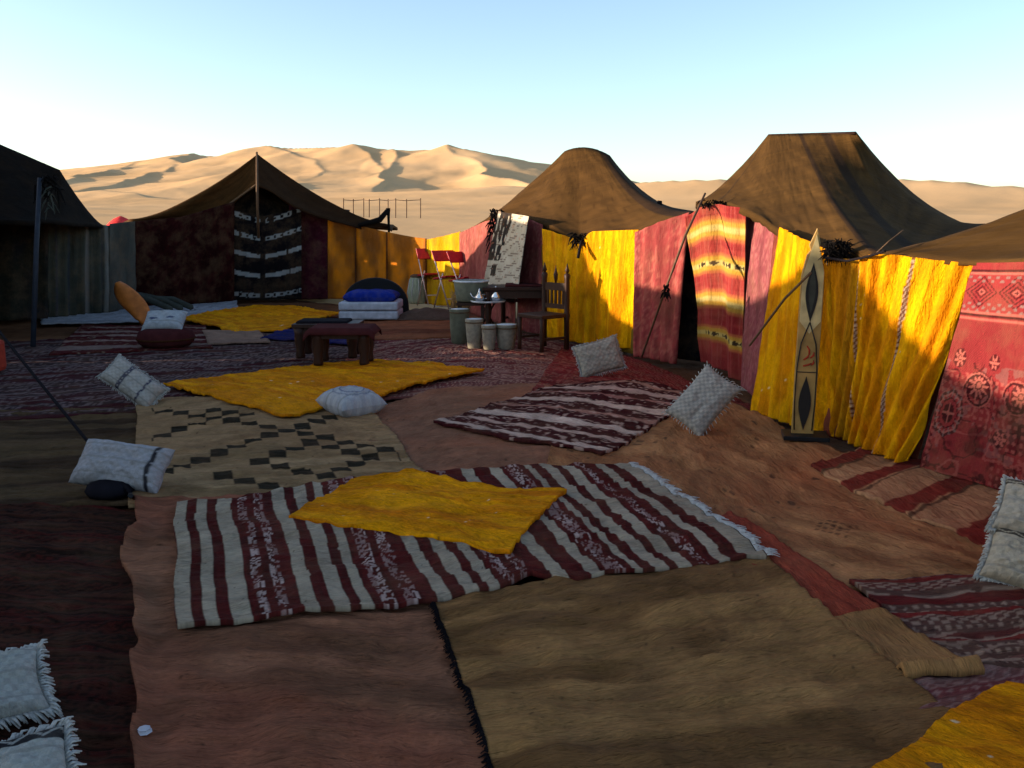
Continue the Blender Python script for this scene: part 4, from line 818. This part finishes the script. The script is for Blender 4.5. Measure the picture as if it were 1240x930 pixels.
def c_bands(pos, base=(.46, .46, .46), dark=(.03, .03, .045), axis='u', w=.035, seed=1):
    def f(U, V, um, vm):
        x = U if axis == 'u' else V; y = vm if axis == 'u' else um; c = c_knit(base, tuple(k * .75 for k in base), 40, seed)(U, V, um, vm)
        for p in pos:
            e = np.abs(x - p) < w; zz = np.abs((x - p) - w * .5 * (np.abs((y * 12) % 1 - .5) * 4 - 1)) < w * .22; c = mix(c, dark, e * 1.0); c = mix(c, base, e * zz * .7)
        return c
    return f
pw = Mesh
pillow('pillow', .50, .36, .13, pose(G(726, 456) + Vector((0, .10, .20)), 8, -20, -14), c_knit(s=34), 'white knitted pillow standing on the deep red rug left of the tent door', seed=2, tassels=('white_fringe', .03, 1))
pillow('pillow', .36, .54, .16, pose(G(842, 524) + Vector((.09, .16, .23)), -14, -30, 36), c_knit((.36, .36, .35), (.16, .17, .18), 40), 'grey tufted pillow propped on its corner beside the banded maroon rug', seed=3, tassels=('white_fringe', .028, 3))
pillow('pillow', .46, .46, .24, pose(G(419, 506) + Vector((0, .28, .085)), 42, -86, 0), lambda U, V, um, vm: mix(c_knit((.40, .42, .47), (.30, .32, .38), 20)(U, V, um, vm), (.08, .10, .20), (np.abs(np.hypot(U - .5, (V - .5)) - .24) < .02) * .7 + (np.abs(np.hypot(U - .5, (V - .5)) - .36) < .012) * .6), 'flat white pillow with faded blue rings at the edge of the large yellow rug', seed=4, n=40, bulge=.6)
pillow('pillow', .56, .27, .17, pose(G(163, 492) + Vector((-.06, .15, .19)), 14, -30, 40), c_bands([.36, .74], (.40, .39, .38), (.05, .05, .09), 'u', .028), 'white pillow with two dark bands leaning on the grey purple rug', seed=5, tassels=('white_fringe', .025, 1))
pillow('pillow', .60, .31, .22, pose(G(140, 600) + Vector((0, .12, .155)), -6, -42, 6), c_bands([.90], (.34, .35, .40), (.02, .02, .03), 'u', .016), 'fat white pillow with one dark band behind the black sandbag', seed=6, lump=.02)
pillow('pillow', .56, .36, .20, pose(Vector((G(193, 421).x, G(193, 421).y + .25, .33)), 0, -50, 0), lambda U, V, um, vm: mix(c_knit((.36, .40, .46), (.30, .34, .40), 20)(U, V, um, vm), (.03, .05, .14), ((np.hypot((U - .28) * 1.3, (V - .42) * 2.6) < .14) | (np.hypot((U - .70) * 1.3, (V - .46) * 2.6) < .14)) * .9), 'white pillow with two dark blue patches lying on the round pouf', seed=7, n=40)
# corner pillows nearest the camera
pillow('pillow', .62, .27, .12, pose(G(-28, 890) + Vector((-.14, .05, .09)), 34, -62, 0), c_knit((.36, .38, .38), (.25, .26, .27), 40), 'upper pale grey shaggy pillow of the pair in the lower left corner', seed=8, n=80, tassels=('white_fringe', .035, 1), lump=.016)
pillow('pillow', .60, .34, .12, pose(G(-20, 1020) + Vector((-.08, .02, .09)), 34, -66, 0), c_bands([.92], (.36, .38, .38), (.02, .02, .025), 'v', .09), 'lower pale grey shaggy pillow with a zigzag black band, at the left corner', seed=18, n=80, tassels=('white_fringe', .035, 1), lump=.016)
pillow('pillow', .44, .27, .20, pose(G(1256, 722) + Vector((.05, .10, .10)), -18, -38, 16), c_bands([.86], (.40, .37, .31), (.05, .045, .04), 'v', .05), 'cream tufted pillow with a dark beaded band, lower of two at the right edge', seed=9, n=70, tassels=('white_fringe', .03, 1), lump=.02)
pillow('pillow', .42, .27, .18, pose(G(1256, 722) + Vector((.13, .20, .30)), -18, -38, 16), c_bands([.90], (.38, .36, .32), (.05, .045, .04), 'v', .05), 'grey white tufted pillow resting on the lower cream one at the right edge', seed=10, n=60, tassels=('white_fringe', .03, 1), lump=.02)
pf = empty('pouf', G(195, 421), 'low round dark red pouf carrying the blue patched pillow', 'pouf')
Mesh().lathe(G(195, 421) + Vector((0, .2, 0)), [(.30, .0), (.36, .05), (.38, .12), (.35, .20), (.25, .24), (.02, .25)], 28).build('cushion', 'dark_red_cloth', pf, True)
Mesh().lathe(G(195, 421) + Vector((0, .2, .105)), [(.383, -.012), (.392, 0), (.383, .012)], 28, cap=False).build('piping', 'seam_brown', pf, True)
for i in range(3):
    b = Mesh(); p = G(180 + i * 13, 380 - i) + Vector((0, .2, .0)); yy = 6
    b.tube([p + Vector((-.45, 0, .42 - .08 * i)), p + Vector((-.42, 0, .40 - .08 * i)), p + Vector((0, 0, .22)), p + Vector((.34, 0, .07)), p + Vector((.37, 0, .06))], [.02, .055, .06, .055, .02], 12)
    o = b.build('bolster', 'grey_bolster', None, True); tag(o, ['leftmost grey bolster leaning on the dark red tent wall', 'middle grey bolster of the three by the dark red tent wall', 'rightmost grey bolster of the three by the dark red tent wall'][i], 'bolster', 'bolsters leaning by the dark tent')
# orange leather seat back
def leaf():
    V = []; n = 16; m = 10; base = G(160, 391) + Vector((0, .1, 0))
    for i in range(n + 1):
        t = i / n; w = .30 * math.sin(math.pi * min(1, t * .93 + .07)) ** .75; cx = .12 - .42 * t ** 1.3; z = .02 + .62 * t
        for j in range(m + 1):
            s = j / m * 2 - 1; V.append(base + Vector((cx + s * w * .75, -.09 * (1 - s * s) + .22 * t, z - .10 * (s) * (1 - t))))
    o = link_mesh('leather_cushion', np.array([tuple(v) for v in V]), grid_faces(m, n), 'orange_leather', None); solid(o, .09, 0); tag(o, 'curved pointed orange leather cushion standing before the grey tent wall', 'cushion')
leaf()
o = Mesh().box(G(-19, 452) + Vector((0, .1, .18)), (.28, .3, .36)).build('hassock', 'rust_red', None, bevel=.05); tag(o, 'rust red cushion at the left edge of the picture', 'cushion')
# small white lump by the camera
o = Mesh().lathe(G(175, 888, .02), [(.012, 0), (.026, .006), (.018, .014), (.021, .018), (.006, .024)], 7).build('crumpled_tissue', 'mattress_white'); tag(o, 'small crumpled white scrap on the dark red rug in the foreground', 'scrap')

# ---------------------------------------------------------------- low tables
def low_table(px, py, wpx, depth, mat_top, label, cloth=None):
    c = G(px, py); w = wpx / FPX * c.y; c.z = floor_z(c, 6); root = empty('low_table', c + Vector((0, depth / 2, 0)), label, 'table'); H_ = .40
    ctr = c + Vector((0, depth / 2, 0))
    Mesh().box(ctr + Vector((0, 0, H_)), (w, depth, .05)).build('tabletop', 'dark_wood', root, bevel=.008)
    Mesh().box(ctr + Vector((0, -depth / 2 + .05, H_ - .06)), (w * .92, .03, .07)).build('apron', 'dark_wood', root)
    for sx in (-1, 1):
        for sy in (-1, 1):
            Mesh().lathe(ctr + Vector((sx * (w / 2 - .08), sy * (depth / 2 - .08), 0)), [(.055, 0), (.06, .03), (.05, .10), (.07, .20), (.065, .30), (.08, .375)], 10).build('leg', 'dark_wood', root, True)
    return root, ctr, w, H_
r1, c1, w1, h1 = low_table(394, 436, 80, .55, 'dark_wood', 'black low table behind the one with the red cloth')
r2, c2, w2, h2 = low_table(412, 447, 74, .5, 'dark_wood', 'low dark table covered by a dull red cloth on the large yellow rug')
n_ = 24; g = np.linspace(-1, 1, n_ + 1); X, Y = np.meshgrid(g, g); hw = w2 / 2 + .06; hd = .5 / 2 + .05
Zc = c2.z + h2 + .032 - .07 * sstep(.84, 1, np.abs(X)) - .07 * sstep(.84, 1, np.abs(Y)) + .006 * (fbm(X * 4, Y * 4, 4) - .5)
Vt = np.stack([c2.x + X * hw, c2.y + Y * hd, Zc], -1).reshape(-1, 3)
o = link_mesh('table_cover', Vt, grid_faces(n_, n_), 'dark_red_cloth'); solid(o, .008, 0); tag(o, 'dull red cloth laid over the front low table', 'tablecloth')
o = Mesh().box(c1 + Vector((-.05, 0, h1 + .04)), (w1 * .8, .4, .03), taper=.95).build('folded_blanket', 'black_cloth', bevel=.01); tag(o, 'folded black blanket on the rear low table', 'blanket')

# ---------------------------------------------------------------- mattress couch
mc = G(446, 388); root = empty('mattress', mc, 'two stacked white mattresses with grey sides by the orange screen', 'mattress')
for k in range(2): Mesh().box(mc + Vector((0, .4, .085 + .155 * k)), (1.02, .8, .145)).build('mattress_layer', 'mattress_white', root, bevel=.03)
M4 = Matrix.Translation(mc + Vector((0, .36, .40)))
pillow('seat_cushion', .92, .66, .22, Matrix.Translation(mc + Vector((.02, .36, .39))) @ Matrix.Rotation(rad(-90), 4, 'X'), c_plain((.012, .03, .26), (.010, .02, .17), 4), 'bright blue cushion on top of the white mattresses', 'cushion', seed=12, bulge=.35)
ar = Mesh(); out = []
for i in range(25): t = math.pi * i / 24; out.append((.60 * math.cos(t), .10 + .58 * math.sin(t) ** .8))
out = [(.60, 0)] + out + [(-.60, 0)]
o = ar.prism(out, .10, Matrix.Translation(mc + Vector((.0, .85, .0)))).build('headboard', 'wicker_black', bevel=.02); tag(o, 'black arched headboard standing behind the blue cushion', 'headboard')

# ---------------------------------------------------------------- drums, tub, basket
def drum(px, py, h, r1_, r2_, label, mat='clay_skin', skin='white_enamel'):
    c = G(px, py); c.y += r1_; c.z = floor_z(c, 1); root = empty('clay_drum', c, label, 'drum', 'clay drums standing in front of the table')
    Mesh().lathe(c, [(r1_ * .85, 0), (r1_, .02), ((r1_ + r2_) * .52, h * .5), (r2_, h * .9), (r2_ * 1.06, h * .97), (r2_ * 1.02, h)], 22, cap=False).build('shell', mat, root, True)
    Mesh().lathe(c + Vector((0, 0, h - .006)), [(.002, 0), (r2_ * .9, 0), (r2_ * 1.04, -.012)], 22, cap=False).build('drum_head', skin, root, True)
    Mesh().lathe(c + Vector((0, 0, h - .05)), [(r2_ * 1.06, -.008), (r2_ * 1.10, 0), (r2_ * 1.06, .008)], 22, cap=False).build('hoop', 'rope_fibre', root, True)
    return root
drum(592, 421, .34, .075, .10, 'slim cream clay drum, foremost of the drums')
drum(613, 420, .34, .11, .145, 'widest cream clay drum, on the right of the drums')
drum(574, 419, .42, .09, .12, 'tall cream clay drum on the left of the foremost one')
drum(556, 413, .50, .12, .14, 'olive clay drum under the grey tub at the left', 'olive_clay')
ct = G(569, 410); ct.y += .5; tb = empty('tub', ct + Vector((0, 0, .48)), 'olive grey tapered tub with a pale rim raised above the drums', 'tub')
Mesh().lathe(ct + Vector((0, 0, .50)), [(.21, 0), (.22, .02), (.26, .30)], 26).build('bowl', 'olive_clay', tb, True)
Mesh().lathe(ct + Vector((0, 0, .80)), [(.255, -.015), (.275, 0), (.255, .015)], 26, cap=False).build('rim', 'white_enamel', tb, True)
sd = empty('stool', ct, 'small wooden stool hidden under the olive tub', 'stool')
Mesh().box(ct + Vector((0, 0, .47)), (.42, .42, .04)).build('seat', 'dark_wood', sd)
for sx in (-1, 1):
    for sy in (-1, 1): Mesh().box(ct + Vector((sx * .17, sy * .17, .225)), (.04, .04, .45)).build('leg', 'dark_wood', sd)
bp = G(506, 368); bk_ = empty('basket', bp, 'tall pale green and white woven basket left of the red chairs', 'basket')
Mesh().lathe(bp + Vector((0, .15, 0)), [(.19, 0), (.22, .05), (.23, .25), (.17, .52), (.14, .56)], 22).build('body', 'basket_weave', bk_, True)
Mesh().lathe(bp + Vector((0, .15, .56)), [(.16, -.02), (.18, 0), (.12, .04), (.01, .05)], 22).build('lid', 'pole_wood', bk_, True)
for i in range(9):
    a = i * 2 * math.pi / 9; 
    Mesh().tube([bp + Vector((.19 * math.cos(a), .15 + .19 * math.sin(a), .02)), bp + Vector((.235 * math.cos(a), .15 + .235 * math.sin(a), .22)), bp + Vector((.175 * math.cos(a), .15 + .175 * math.sin(a), .51))], .012, 5).build('stripe', 'white_fringe', bk_, True)

# ---------------------------------------------------------------- red folding chairs
def folding_chair(base, yaw, lean, label, k=1.38):
    root = empty('folding_chair', base, label, 'chair', 'red folding chairs leaning by the orange screen')
    R = Matrix.Rotation(rad(yaw), 4, 'Z') @ Matrix.Rotation(rad(lean), 4, 'X'); q = lambda *p: Vector(base) + (R @ (Vector(p) * k))
    for s in (-1, 1):
        Mesh().tube([q(s * .2, -.22, 0), q(s * .2, .12, .84)], .013, 7).build('front_leg', 'chair_metal', root, True)
        Mesh().tube([q(s * .18, .26, 0), q(s * .18, -.10, .50)], .013, 7).build('rear_leg', 'chair_metal', root, True)
    Mesh().tube([q(-.18, .22, .06), q(.18, .22, .06)], .010, 6).build('stretcher', 'chair_metal', root, True)
    Mesh().tube([q(-.2, -.16, .14), q(.2, -.16, .14)], .010, 6).build('stretcher', 'chair_metal', root, True)
    Rr = R.to_3x3()
    Mesh().box(q(0, .0, .45), (.38 * k, .36 * k, .035), Rr @ Matrix.Rotation(rad(0), 3, 'X')).build('seat', 'red_plastic', root, bevel=.012)
    Mesh().box(q(0, .085, .76), (.42 * k, .03, .17 * k), Rr @ Matrix.Rotation(rad(-22), 3, 'X')).build('backrest', 'red_plastic', root, bevel=.012)
    return root
folding_chair(G(524, 371) + Vector((.02, .35, 0)), 28, -6, 'red folding chair next to the green basket, leftmost of the three')
folding_chair(G(548, 376) + Vector((.0, .25, 0)), 35, -8, 'red folding chair in the middle of the three')
folding_chair(G(566, 379) + Vector((.05, .30, .0)), 40, -10, 'red folding chair on the right of the three, by the grey tub')
# heap of brown cloth and reed bundle
rs = np.random.RandomState(4)
hp = G(520, 388); n = 30; g = np.linspace(-1, 1, n + 1); X, Y = np.meshgrid(g, g); R2 = np.hypot(X, Y)
Zh = .17 * np.clip(1 - R2 ** 2, 0, 1) ** .7 * (.5 + fbm(X * 2.5 + 3, Y * 2.5, 9, 3)) + .02 * fbm(X * 9, Y * 9, 2)
Vh = np.stack([hp.x + X * .62, hp.y + .3 + Y * .32, Zh], -1).reshape(-1, 3)
o = link_mesh('cloth_heap', Vh, grid_faces(n, n), 'woven_rug', cols=np.ones((len(Vh), 3)) * np.array((.12, .07, .05))); tag(o, 'low crumpled heap of brown cloth at the feet of the red chairs', 'cloth heap')
m = Mesh()
for i in range(60):
    b = G(556, 386) + Vector(((rs.rand() - .5) * .3, .1 + (rs.rand() - .5) * .12, 0)); m.tube([b, b + Vector(((rs.rand() - .3) * .12, 0, .3)), b + Vector(((rs.rand() - .2) * .2, .03, .42 + .12 * rs.rand()))], [.008, .007, .004], 4, False)
o = m.build('reed_bundle', 'straw'); tag(o, 'upright bundle of dry reeds in front of the red chairs', 'reeds')

# ---------------------------------------------------------------- dark table with chairs
tp = G(622, 410); tw = empty('table', tp + Vector((0, .4, 0)), 'dark wooden table behind the clay drums', 'table'); tc_ = tp + Vector((.12, .55, 0))
Mesh().box(tc_ + Vector((0, 0, .70)), (1.15, .7, .05)).build('tabletop', 'dark_wood', tw, bevel=.008)
Mesh().box(tc_ + Vector((0, -.30, .62)), (1.05, .03, .11)).build('apron', 'dark_wood', tw)
for sx in (-1, 1):
    for sy in (-1, 1): Mesh().lathe(tc_ + Vector((sx * .50, sy * .28, 0)), [(.04, 0), (.045, .1), (.03, .2), (.05, .35), (.03, .5), (.05, .6), (.05, .675)], 10).build('leg', 'dark_wood', tw, True)
o = Mesh().box(tc_ + Vector((.1, -.05, .745)), (.7, .5, .03), taper=.96).build('folded_cloth', 'dark_red_cloth', bevel=.01); tag(o, 'folded dark red cloth on the wooden table', 'cloth')
def teapot(loc, s, label):
    r = empty('teapot', loc, label, 'teapot', 'small silver teapots on the table'); l = Vector(loc)
    Mesh().lathe(l, [(.03 * s, 0), (.07 * s, .03 * s), (.075 * s, .07 * s), (.03 * s, .13 * s), (.035 * s, .14 * s), (.01 * s, .17 * s), (.012 * s, .19 * s), (.002, .2 * s)], 14).build('body', 'silver_metal', r, True)
    Mesh().tube([l + Vector((-.06 * s, 0, .05 * s)), l + Vector((-.11 * s, 0, .08 * s)), l + Vector((-.13 * s, 0, .13 * s))], [.015 * s, .01 * s, .006 * s], 6).build('spout', 'silver_metal', r, True)
    Mesh().tube([l + Vector((.05 * s, 0, .11 * s)), l + Vector((.11 * s, 0, .10 * s)), l + Vector((.10 * s, 0, .05 * s)), l + Vector((.065 * s, 0, .04 * s))], .007 * s, 6).build('handle', 'silver_metal', r, True)
tr_c = G(590, 411) + Vector((.0, .45, 0)); trt = empty('tray_table', tr_c, 'low tray table with silver teapots between the drums and the big table', 'table')
Mesh().lathe(tr_c + Vector((0, 0, .50)), [(.02, 0), (.25, 0), (.27, .03), (.25, .012), (.02, .01)], 28, cap=False).build('tray', 'white_enamel', trt, True)
for a in (30, 150, 270): Mesh().tube([tr_c + Vector((.20 * math.cos(rad(a)), .20 * math.sin(rad(a)), 0)), tr_c + Vector((.12 * math.cos(rad(a + 180)), .12 * math.sin(rad(a + 180)), .495))], .015, 6).build('leg', 'dark_wood', trt, True)
teapot(tr_c + Vector((-.12, -.12, .512)), 1.0, 'left silver teapot on the tray behind the drums')
teapot(tr_c + Vector((.12, -.08, .512)), 1.15, 'right silver teapot on the tray behind the drums')
def carved_chair(base, yaw, label, hb=1.12):
    root = empty('carved_chair', base, label, 'chair'); R = Matrix.Rotation(rad(yaw), 4, 'Z'); q = lambda *p: Vector(base) + (R @ Vector(p)); R3 = R.to_3x3(); k = .22
    for sx in (-1, 1):
        pst = Mesh().lathe(q(sx * k, k, 0), [(.036, 0), (.036, .4), (.044, .45), (.036, .5), (.034, hb - .2), (.044, hb - .15), (.028, hb - .12)], 8).build('back_post', 'dark_wood', root, True)
        Mesh().lathe(q(sx * k, k, hb - .12), [(.012, 0), (.032, .035), (.018, .075), (.004, .13)], 8).build('finial', 'dark_wood', root, True)
        Mesh().lathe(q(sx * k, -k, 0), [(.028, 0), (.026, .12), (.034, .2), (.026, .3), (.03, .43)], 8).build('front_leg', 'dark_wood', root, True)
        Mesh().box(q(sx * k, 0, .16), (.03, .44, .03), R3).build('stretcher', 'dark_wood', root)
    Mesh().lathe(q(0, k, hb - .26), [(.012, 0), (.024, .08), (.03, .12), (.016, .16), (.003, .24)], 8).build('finial', 'dark_wood', root, True)
    Mesh().box(q(0, 0, .45), (.48, .48, .05), R3).build('seat', 'dark_wood', root, bevel=.008)
    Mesh().box(q(0, k, hb - .30), (.42, .03, .10), R3).build('back_rail', 'dark_wood', root)
    Mesh().box(q(0, k, hb - .56), (.42, .03, .06), R3).build('back_rail', 'dark_wood', root)
    for i in range(5): Mesh().box(q(-.15 + i * .075, k, hb - .43), (.03, .02, .22), R3).build('slat', 'dark_wood', root)
    return root
carved_chair(G(656, 424) + Vector((.02, .10, 0)), -50, 'dark carved wooden chair with pointed posts facing the table before the yellow hanging')
carved_chair(G(630, 398) + Vector((0, .15, 0)), 165, 'second dark chair behind the table, in front of the pink wall cloth', 1.15)

# ---------------------------------------------------------------- tall painted board
bb = G(981, 528); bb *= .985; bb.x -= .06; bb.z = floor_z(bb, 3) + .012; bh = (530 - 280) / FPX * bb.y * 1.0
bd = empty('painted_board', bb, 'tall pointed cream and ochre board with black lens shapes standing on a dark foot', 'board')
BM = Matrix.Translation(bb + Vector((0, 0, .03))) @ Matrix.Rotation(rad(-8), 4, 'Z') @ Matrix.Rotation(rad(-3), 4, 'X') @ Matrix.Rotation(rad(1), 4, 'Y')
w_ = .086; outl = [(-w_ * .95, 0), (w_ * .95, 0), (w_, bh * .3), (w_ * 1.02, bh * .72), (w_ * .9, bh * .82), (w_ * .55, bh * .90), (w_ * .42, bh * .915), (w_ * .5, bh * .935), (0.012, bh * 1.01), (-w_ * .45, bh * .93), (-w_ * .3, bh * .905), (-w_ * .6, bh * .88), (-w_ * .95, bh * .78), (-w_ * .98, bh * .3)]
Mesh().prism(outl, .03, BM).build('panel', 'board_paint', bd, bevel=.004)
def lens(cz, hz, wx, mat, name, d=-.006, th=.008, par=None):
    o_ = []
    for i in range(17): t = i / 16; o_.append((wx * math.sin(math.pi * t) ** 1.15, cz - hz / 2 + hz * t))
    for i in range(15, 0, -1): t = i / 16; o_.append((-wx * math.sin(math.pi * t) ** 1.15, cz - hz / 2 + hz * t))
    return Mesh().prism(o_, th, BM @ Matrix.Translation((0, d, 0))).build(name, mat, par or bd)
Mesh().prism([(-w_ * .9, bh * .56), (0, bh * .50), (w_ * .92, bh * .56), (w_ * .93, bh * .80), (0.01, bh * .98), (-w_ * .86, bh * .78)], .006, BM @ Matrix.Translation((0, -.004, 0))).build('cream_field', 'board_cream', bd)
ln_ = lens(bh * .70, bh * .29, .046, 'board_black', 'black_lens', -.010); lens(bh * .71, bh * .22, .026, 'grey_bolster', 'inlay', -.013, .006, ln_)
lens(bh * .155, bh * .27, .046, 'board_black', 'black_lens', -.010)
for s in (-1, 1):
    Mesh().tube([BM @ Vector((s * .066, -.006, bh * .02)), BM @ Vector((s * .076, -.006, bh * .15)), BM @ Vector((s * .074, -.006, bh * .33)), BM @ Vector((s * .055, -.006, bh * .45)), BM @ Vector((0, -.006, bh * .555))], .005, 5).build('painted_line', 'board_black', bd, True)
Mesh().box(BM @ Vector((0, -.004, bh * .31)), (.15, .006, .006), BM.to_3x3()).build('painted_line', 'board_black', bd)
for (a, b, c_, d_) in [(-.03, .37, .01, .40), (.01, .40, -.01, .44), (-.03, .34, .03, .355), (.02, .38, .045, .41), (.03, .345, .045, .37)]:
    Mesh().tube([BM @ Vector((a, -.005, bh * b)), BM @ Vector(((a + c_) / 2 + .01, -.005, bh * (b + d_) / 2)), BM @ Vector((c_, -.005, bh * d_))], [.006, .008, .004], 5).build('painted_glyph', 'rust_red', bd, True)
Mesh().box(bb + Vector((.02, .0, .018)), (.34, .26, .035), Matrix.Rotation(rad(-12), 3, 'Z')).build('foot', 'iron', bd, bevel=.006)

# ---------------------------------------------------------------- far things
rt = D(146, 262, 26); o = Mesh().lathe(Vector((rt.x, rt.y, 1.5)), [(.45, 0), (.36, .12), (.20, .26), (.03, .34)], 9).build('red_canopy', 'red_tent_cloth', None, True); tag(o, 'small bright red canopy top showing behind the grey tent wall', 'canopy')
fr = Vector((D(460, 262, 85).x, 85, 0)); fr.z = float(terrain_h(np.array([fr.x]), np.array([85.]))[0])
fence = empty('pole_fence', fr, 'thin row of poles with a top rail on the sand beyond the orange screen', 'fence')
prev = None
for i, px in enumerate([416, 426, 437, 447, 458, 467, 479, 491, 507]):
    x, y = D(px, 262, 85).x, 85 + (i % 3) * .8; z = float(terrain_h(np.array([x]), np.array([y]))[0]); top = D(px, 240 + (i % 2), y).z
    Mesh().tube([Vector((x, y, z - .2)), Vector((x + .05, y, max(top, z + 1.4)))], .045, 5).build('post', 'pole_wood', fence)
    p = Vector((x, y, max(top, z + 1.4) - .15))
    if prev is not None: Mesh().tube([prev, p], .03, 4).build('rail', 'pole_wood', fence)
    prev = p
print('objects', len(bpy.data.objects), 'polys', sum(len(m.polygons) for m in bpy.data.meshes))
